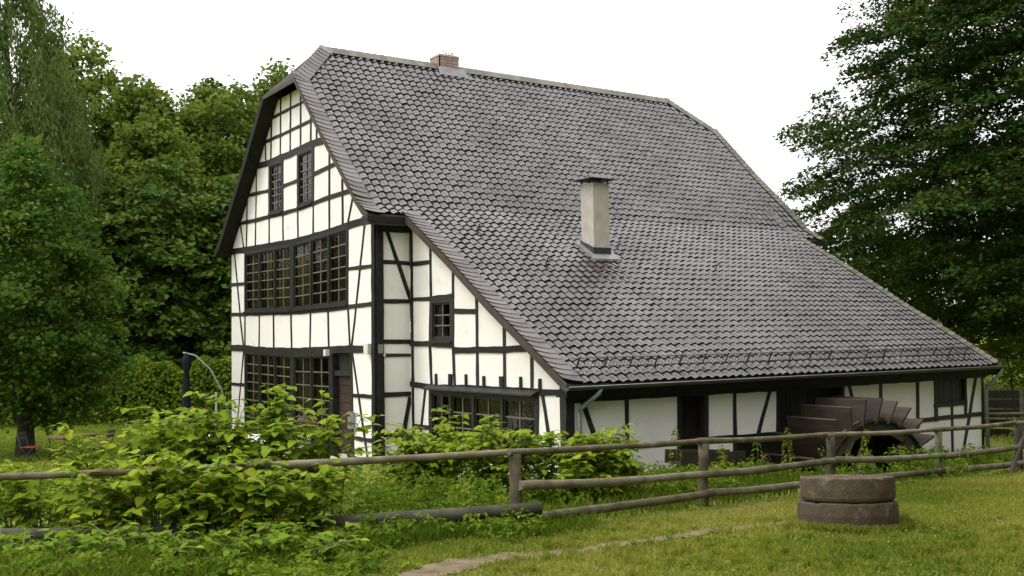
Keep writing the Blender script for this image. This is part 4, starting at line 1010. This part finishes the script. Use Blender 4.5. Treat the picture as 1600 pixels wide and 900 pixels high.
# bright tree by the garden table
tree('alder_tree', 'bright green broad-leaved tree beside the garden table at left edge', -14.4, 30.5, [(1.1, 1.3), (1.9, 2.1), (3.6, 2.5), (5.5, 2.25), (7.3, 1.5), (8.6, .8), (9.4, .1)], 420, 75, .17, .12, .5, 'alder', tr=.26, limbs=30, thick=.3, jitter=.7, lump=.24)
tree('willow_tree', 'tall pale green weeping tree rising past the top left corner', -21.8, 44.5, [(2.5, 2.6), (6, 3.6), (11, 3.9), (15, 3.1), (18, 2.0), (21, .6)], 950, 70, .26, .085, .5, 'willow', tr=.4, limbs=24, strand=2.4, lump=.14)
FT_ = [  # lateral, forward, top, radius, leaf colour, label
 (-24.0, 57, 19.6, 3.6, 'oakleaf', 'tall forest tree just right of the weeping tree, highest of the wood'),
 (-27.5, 54, 17.0, 3.6, 'darkleaf', 'forest tree half hidden behind the weeping tree at left edge'),
 (-21.3, 59, 17.6, 3.2, 'oakleaf', 'olive green forest tree left of the dip in the treeline'),
 (-19.4, 66, 19.0, 3.2, 'darkleaf', 'dark forest tree standing in the dip of the treeline'),
 (-16.9, 60, 17.8, 3.7, 'oakleaf', 'broad olive forest tree right of the dip in the treeline'),
 (-15.0, 66, 20.0, 2.7, 'oakleaf', 'thin-topped forest tree closest to the gable roof edge'),
 (-12.2, 61, 15.0, 3.2, 'darkleaf', 'lower forest tree mostly hidden behind the gable roof'),
 (-20.3, 49, 11.5, 3.0, 'darkleaf', 'dark layered tree between the weeping tree and the round dark tree'),
 (-16.6, 47, 11.2, 3.7, 'darkleaf', 'large dark layered tree in the middle above the hedge'),
 (-13.0, 48, 10.2, 3.0, 'darkleaf', 'dark layered tree right beside the left eave of the house'),
 (-18.6, 53, 14.2, 3.0, 'oakleaf', 'yellowish forest tree behind the dark layered tree'),
 (-24.5, 47, 9.5, 3.0, 'darkleaf', 'low dark tree behind the bright tree at left')]
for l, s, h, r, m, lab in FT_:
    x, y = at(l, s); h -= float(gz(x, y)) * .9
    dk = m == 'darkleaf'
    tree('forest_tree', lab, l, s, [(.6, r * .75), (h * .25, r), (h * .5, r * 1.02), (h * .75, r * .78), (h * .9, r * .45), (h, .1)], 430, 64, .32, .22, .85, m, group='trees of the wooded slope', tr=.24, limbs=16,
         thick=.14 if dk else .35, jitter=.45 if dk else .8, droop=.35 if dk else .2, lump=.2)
BT = [(15.0, 56, 6.5, 3.0, 'small dark tree low behind the end of the lean-to roof'), (19.5, 58, 9.0, 3.6, 'dark tree in the shade behind the beech'), (27.5, 62, 14.0, 4.5, 'dark tree behind the beech at right edge'), (31, 60, 15, 5, 'tall dark tree far right behind the beech')]
for l, s, h, r, lab in BT: tree('shade_tree', lab, l, s, [(.3, r * .8), (h * .3, r), (h * .6, r * .9), (h * .85, r * .5), (h, .1)], 240, 50, .30, .2, .8, 'beech', group='dark trees behind the beech', tr=.2, limbs=12)
tree('young_shrub', 'light yellow-green shrub glowing under the beech at right edge', 17.6, 36.5, [(.9, .5), (1.5, .9), (2.3, .8), (3.0, .2)], 60, 45, .13, .09, .35, 'knot', cat='shrub', tr=.05, limbs=8)
# hedge
hx0, hy0 = at(-24, 40.5); hx1, hy1 = at(-7.5, 42.5); N = 30000; t = rng.uniform(0, 1, N); hh = 2.35 + .22 * np.sin(t * 37) + .15 * np.sin(t * 83 + 1); v_ = rng.uniform(0, 1, N) ** .7
dv = np.array([hy1 - hy0, -(hx1 - hx0)]); dv /= np.linalg.norm(dv); side = rng.uniform(-.6, .6, N) * (1 - .35 * v_ ** 3) 
X = hx0 + (hx1 - hx0) * t + dv[0] * side; Y = hy0 + (hy1 - hy0) * t + dv[1] * side; Z = gz(X, Y) + .1 + v_ * hh
hedge = thing('hedge', 'long leafy garden hedge behind the lawn left of the house', 'hedge', (hx0, hy0, 0))
V, F, T = leaves(np.stack([X - hx0, Y - hy0, Z], 1), np.stack([dv[0] * side * 1.4, dv[1] * side * 1.4, .55 + 0 * t], 1) + rng.normal(size=(N, 3)) * .5, .17 * rng.uniform(.7, 1.3, N), .12, np.clip(rng.normal(.45, .2, N) + .15 * np.sin(t * 60), 0, 1))
link('foliage', np_mesh('foliage', V, F, M['hedge'], T), hedge)
for k in range(26):
    t = (k + .5) / 26; x, y = (hx1 - hx0) * t, (hy1 - hy0) * t; z = float(gz(hx0 + x, hy0 + y)); MB().tube([(x, y, z - .1), (x + .1, y, z + 1), (x + random.uniform(-.3, .3), y, z + 1.9)], [.05, .035, .015], 5).build('stem', M['bark'], hedge)

# ------------------------------------------------------------------ knotweed
def leaf_shape():
    st = [(0, .10), (.05, .30), (.22, .40), (.48, .36), (.75, .19), (1.0, 0.0)]; v = []; f = []
    for y, w in st: zc = -.16 * y * y; v += [(-w, y - .04 * (w > .3), zc + .16 * w), (0, y, zc), (w, y - .04 * (w > .3), zc + .16 * w)]
    for i in range(len(st) - 1):
        a, b = 3 * i, 3 * i + 3; f += [(a, a + 1, b + 1, b), (a + 1, a + 2, b + 2, b + 1)]
    return np.array(v, np.float32), np.array(f, np.int32)
LV, LF = leaf_shape()
leaf_me = [np_mesh('leaf', LV, LF, M['knot'], np.full(len(LV), .1 + .16 * k), True) for k in range(6)]
def clump(label, l, s, rl, rs, n_stem, h, single, lean=(0, 0), size=.18, tone=.5):
    bx_, by_ = at(l, s); t = thing('knotweed_clump', label, 'knotweed', (bx_, by_, float(gz(bx_, by_))), 0, 'knotweed along the fence')
    Lf = []                                                 # pos, dir, normal, size, tone
    def leaf(p, d, up, sz):
        n = (Vector((random.gauss(0, .25), random.gauss(0, .25), 1)) + up * .2); d = d.normalized(); d.z = random.gauss(-.12, .25); d.normalize()
        n = (n - d * n.dot(d)).normalized(); Lf.append((p, d, n, sz * random.uniform(.7, 1.2), min(.99, max(.01, random.gauss(tone, .2)))))
    for k in range(n_stem):
        a = random.uniform(0, 2 * math.pi); q = math.sqrt(random.random()); dl, ds = rl * q * math.cos(a), rs * q * math.sin(a)
        x, y = at(l + dl, s + ds); p0 = Vector((x, y, float(gz(x, y)))); H = h * random.uniform(.72, 1.08) * (1 - .28 * q)
        out = Vector((RT[0] * dl + FW[0] * ds, RT[1] * dl + FW[1] * ds, 0)) * .35 + Vector((random.gauss(0, .18), random.gauss(0, .18), 0)) + Vector((RT[0] * lean[0] + FW[0] * lean[1], RT[1] * lean[0] + FW[1] * lean[1], 0))
        pts = []; n = 9
        for i in range(n + 1): u = i / n; pts.append(p0 + Vector((0, 0, H * (u - .14 * u ** 3))) + out * (u ** 1.8))
        mb = MB().tube([p - t.location for p in pts], [.011 * (1 - .75 * i / n) + .001 for i in range(n + 1)], 5, False)
        sgn = 1; step = .085 / max(H, .3); u = .22
        while u < 1.0:
            i = min(int(u * n), n - 1); p = pts[i].lerp(pts[i + 1], u * n - i); az = random.uniform(0, 6.28) if random.random() < .3 else a + sgn * 1.4
            d = Vector((math.cos(az), math.sin(az), 0))
            leaf(p, d, out, size * (1 - .35 * max(0, u - .75) * 4))
            if u > .3 and random.random() < .62:            # side branch, zigzag with alternate leaves
                bl = random.uniform(.18, .52) * min(1, H) * (1.1 - .5 * u); q0 = p; dd = (d + Vector((0, 0, .45))).normalized(); bp = [q0]
                m_ = max(2, int(bl / .06))
                for j in range(1, m_ + 1):
                    dd = (dd + Vector((0, 0, -.09))).normalized(); q0 = q0 + dd * (bl / m_); bp.append(q0); sd_ = Vector((-dd.y, dd.x, 0)) * (1 if j % 2 else -1) + dd * .5
                    leaf(q0, sd_ if j < m_ else dd, out, size * (.95 - .3 * j / m_))
                mb.tube([b - t.location for b in bp], [.004] * len(bp), 4, False)
            u += step * random.uniform(.8, 1.25); sgn = -sgn
        leaf(pts[-1], out + Vector((.01, 0, 0)), out, size * .6)
        mb.build('stem', M['stem_red' if k % 2 else 'stem'], t)
    # those that show largest are leaves of their own
    Lf.sort(key=lambda q: (Vector(CAM) - q[0]).length - .9 * q[0].z - 4 * q[3]); VV = []; TT = []
    for i, (p, d, n, sz, tn) in enumerate(Lf):
        X = d.cross(n); mt = np.array([[X.x, d.x, n.x], [X.y, d.y, n.y], [X.z, d.z, n.z]]) * sz
        if i < single:
            o = link('leaf', leaf_me[min(5, int(tn * 6))], t); p2 = p - t.location
            o.matrix_local = Matrix(((mt[0, 0], mt[0, 1], mt[0, 2], p2.x), (mt[1, 0], mt[1, 1], mt[1, 2], p2.y), (mt[2, 0], mt[2, 1], mt[2, 2], p2.z), (0, 0, 0, 1)))
        else: VV.append(LV @ mt.T + np.array(p - t.location)); TT.append(np.full(len(LV), tn))
    k = len(VV); F = (LF[None] + (np.arange(k) * len(LV))[:, None, None]).reshape(-1, 4)
    tag(link('foliage', np_mesh('foliage', np.concatenate(VV), F, M['knot'], np.concatenate(TT), True), t), kind='stuff')
clump('tallest knotweed clump rising in front of the door and ground-floor windows', -2.75, 13.2, .7, .3, 18, 2.45, 50)
clump('broad bright knotweed mass in front of the white terrace tables', -4.1, 13.1, 1.2, .4, 58, 1.98, 60)
clump('knotweed clump left of the broad mass, below the garden table', -6.1, 13.5, .95, .5, 36, 1.12, 40)
clump('knotweed in front of the ribbon window, left half of the middle bush', -.85, 15.9, .95, .45, 40, 1.75, 35)
clump('knotweed below the lean-to corner, right half of the middle bush', .85, 15.8, 1.0, .45, 42, 1.5, 35)
clump('low knotweed in front of the thick bottom rail at lower left', -5.0, 10.6, 1.7, .7, 75, .42, 30, size=.16, tone=.2)
clump('low knotweed on the near side of the fence below the hidden post', -3.0, 10.8, 1.2, .6, 52, .45, 30, size=.16, tone=.22)
clump('knotweed spilling over the rails in front of the dark hidden post', -3.7, 11.95, 1.3, .3, 50, 1.4, 40, lean=(0, -.12))
clump('knotweed leaves at the far left edge below the top rail', -7.2, 12.4, .6, .5, 16, .9, 15, size=.14)

# ------------------------------------------------------------------ weeds, grass, lawn
def herbs(regions, m, L, name, label, seed_sp=None):
    CC = []; NN = []; LL_ = []; TT = []
    for (l0, l1, s0, s1, n, h0, h1, per) in regions:
        l = rng.uniform(l0, l1, n); s = rng.uniform(s0, s1, n); h = rng.uniform(h0, h1, n); x, y = at(l, s); z = gz(x, y)
        u = rng.uniform(.08, 1, (n, per)); a = rng.uniform(0, 6.28, (n, per)); r = (.03 + .12 * (1 - u) + .05) * rng.uniform(.3, 1.2, (n, per)); lx = rng.normal(0, .12, n)[:, None] * u; ly = rng.normal(0, .12, n)[:, None] * u
        c = np.stack([x[:, None] + r * np.cos(a) + lx, y[:, None] + r * np.sin(a) + ly, z[:, None] + u * h[:, None]], -1).reshape(-1, 3)
        CC.append(c); NN.append(np.stack([.5 * np.cos(a), .5 * np.sin(a), np.ones_like(a)], -1).reshape(-1, 3) + rng.normal(size=(n * per, 3)) * .45); TT.append(np.repeat(rng.normal(.45, .2, n), per) + rng.normal(0, .1, n * per))
    c = np.concatenate(CC); k = rng.uniform(.6, 1.4, len(c)); V, F, T = leaves(c, np.concatenate(NN), L * k, L * .48 * k, np.clip(np.concatenate(TT), 0, 1))
    return tag(link(name, np_mesh(name, V, F, M[m], T)), label, None, None, 'stuff')
herbs([(-9, -1, 12.9, 17.5, 420, .25, .7, 46), (-2.0, 0, 13.4, 17.5, 200, .25, .6, 46), (0, 1.4, 15, 17.5, 120, .2, .55, 46), (1.2, 3.6, 16.4, 18.8, 170, .2, .5, 44), (3.2, 6, 18.4, 20.2, 120, .15, .45, 40), (6, 11.5, 22.0, 25, 150, .1, .35, 36), (5.5, 8.6, 19.2, 21.2, 90, .3, .7, 40), (-9, -1.2, 9.2, 12.4, 560, .06, .24, 44), (-2.2, .2, 11.8, 13.2, 90, .1, .35, 36)], 'weed', .075, 'undergrowth', 'mixed green herbs and nettles growing along the fence')
def blades(regions, m, name, label, width=.007):
    P = []; H = []; TN = []
    for (l0, l1, s0, s1, n, h0, h1, tn, cond) in regions:
        l = rng.uniform(l0, l1, n); s = rng.uniform(s0, s1, n); x, y = at(l, s); ok = path_d(x, y) > rng.uniform(-.13, .03, n)
        if cond is not None: ok &= cond(l, s)
        x, y = x[ok], y[ok]; k = len(x); P.append(np.stack([x, y, gz(x, y) - .005], 1)); pat = .5 + .5 * np.sin(x * 2.1 + np.sin(y * 1.7) * 1.4) * np.cos(y * 1.6 - x * .5)
        H.append(rng.uniform(h0, h1, k) * (.7 + .5 * pat)); TN.append(np.clip(tn + .30 * (pat - .5) + .30 * np.sin(x * .83 + 2) * np.cos(y * .71 + x * .3) + rng.normal(0, .16, k), 0, 1))
    P = np.concatenate(P); H = np.concatenate(H); T = np.concatenate(TN); N = len(P); a = rng.uniform(0, 6.28, N); d = np.stack([np.cos(a), np.sin(a), 0 * a], 1); b = rng.uniform(0, 6.28, N)
    ln = np.stack([np.cos(b), np.sin(b), 0 * b], 1) * (H * rng.uniform(.1, .75, N))[:, None]; up = np.array([0, 0, 1.0]); w = (width * rng.uniform(.7, 1.4, N))[:, None]
    V = np.stack([P - d * w, P + d * w, P + ln * .4 + up * (H * .62)[:, None] + d * w * .7, P + ln + up * (H * .95)[:, None]], 1).reshape(-1, 3)
    return tag(link(name, np_mesh(name, V, np.arange(4 * N).reshape(N, 4), M[m], np.repeat(T, 4))), label, None, None, 'stuff')
fl = lambda l: np.where(l < 0, 12.7 + .06 * l, 12.7 + .85 * l)       # forward distance of the fence line
blades([(-3.5, 9, 8.8, 20, 260000, .03, .075, .42, lambda l, s: (s < fl(l) - .35) & (s > 8.8)),
        (4, 14, 16, 22, 30000, .05, .10, .4, lambda l, s: s < fl(l)),
        (3.2, 5.1, 11.8, 13.7, 60000, .05, .13, .3, lambda l, s: np.abs(np.hypot(l - 4.12, s - 12.82) - .66) < .07)]
       + [(tl, tl + tw, ts, ts + tw, 45, .06, .12, .3, None) for tl, ts, tw in zip(rng.uniform(-.5, 7, 260), rng.uniform(9.2, 13.5, 260), rng.uniform(.05, .16, 260)) if ts < 12.2 + .8 * max(tl, 0)], 'grass', 'lawn_grass', 'short worn lawn grass in the foreground')
blades([(-9, 1.0, 9.5, 14, 36000, .06, .2, .32, lambda l, s: np.abs(s - fl(l)) < .75 + .25 * np.sin(l * 3)), (.3, 11, 12, 23, 30000, .03, .075, .36, lambda l, s: (s < fl(l) + .1) & (s > fl(l) - .9)), (.3, 11, 12.5, 24, 40000, .06, .2, .34, lambda l, s: (s > fl(l) + .25) & (s < fl(l) + 1.6)), (-8, -.5, 9.2, 12.6, 26000, .08, .22, .3, lambda l, s: l < -.3 - .9 * (12.2 - s)),
        (0, 11, 14, 24, 26000, .12, .32, .35, lambda l, s: s > fl(l) + .8)], 'meadow', 'tall_grass', 'tall green grass along the foot of the fence', .008)
blades([(-26, -7, 22, 41, 60000, .06, .12, .55, None), (13, 30, 26, 60, 30000, .06, .14, .6, None)], 'gardenlawn', 'garden_lawn', 'mown garden lawn left of the house', .03)
N = 5000; l = rng.uniform(-1.5, 8, N); s = rng.uniform(9, 15, N); k = (s < fl(l) - .6); l, s = l[k], s[k]; x, y = at(l, s); k = (path_d(x, y) > .02) & (np.sin(x * 1.9 + 1) * np.cos(y * 1.4) + rng.normal(0, .4, len(x)) > .1); x, y = x[k], y[k]
V, F, T = leaves(np.stack([x, y, gz(x, y) + rng.uniform(.02, .055, len(x))], 1), np.tile([0, 0, 1.0], (len(x), 1)) + rng.normal(size=(len(x), 3)) * .35, .035, .03, np.clip(rng.normal(.4, .3, len(x)), 0, 1))
tag(link('clover', np_mesh('clover', V, F, M['clover'], T)), 'clover leaves and small daisies scattered in the lawn', None, None, 'stuff')
# single tall weeds
def weed(label, l, s, h, n=90, m='weed'):
    x, y = at(l, s); t = thing('tall_weed', label, 'weed', (x, y, float(gz(x, y))), 0, 'tall weeds beyond the fence'); u = rng.uniform(.15, 1, n); a = rng.uniform(0, 6.28, n); r = .02 + .13 * (1 - u) ** .7
    c = np.stack([r * np.cos(a), r * np.sin(a), u * h], 1); V, F, T = leaves(c, np.stack([.6 * np.cos(a), .6 * np.sin(a), .8 + 0 * a], 1) + rng.normal(size=(n, 3)) * .25, .10, .032, rng.uniform(.3, 1, n), roll=np.stack([np.cos(a), np.sin(a), .5 + 0 * a], 1))
    link('foliage', np_mesh('foliage', V, F, M[m], T), t); MB().tube([(0, 0, 0), (.01, .02, h * .5), (0, 0, h)], [.008, .006, .002], 5).build('stem', M['stem'], t)
weed('tall leafy weed left of the fence post behind the millstones', 4.85, 18.4, 1.0); weed('shorter weed spike left of the tall leafy weed', 4.35, 18.6, .85, 60); weed('leafy weed just right of the brown trough', 3.6, 18.0, .75, 80)
weed('weed spike in front of the wheel rim', 6.65, 19.6, .95, 60); weed('seeding weed in front of the middle wall panel', 2.7, 17.4, 1.1, 50); weed('leafy weed beside the right end fence post', 11.2, 23.2, 1.0, 80)

# wooded valley side to the right of where the photographer stands: it shades the side wall and the right of the lawn
WC = []; 
for (l, s, h, r) in [(14, 2, 23, 5), (17, 8, 25, 5.5), (16, -4, 24, 5.5), (22, 14, 24, 6), (13, -10, 20, 5.5), (26, 20, 24, 6), (27, 6, 26, 7), (31, 14, 27, 7), (7, -14, 22, 6), (0, -15, 20, 6)]:
    P_, o_ = crown_points([(.5, r * .7), (h * .3, r), (h * .6, r * .9), (h, .3)], 5200, .3); x, y = at(l, s); WC.append(P_ + np.array([x, y, float(gz(x, y))]))
WC = np.concatenate(WC); V, F, T = leaves(WC, rng.normal(size=WC.shape) + (0, 0, .6), .55, .4, np.clip(rng.normal(.45, .2, len(WC)), 0, 1))
tag(link('valley_wood', np_mesh('valley_wood', V, F, M['darkleaf'], T)), 'leafy edge of the wood on the near valley side', None, None, 'stuff')
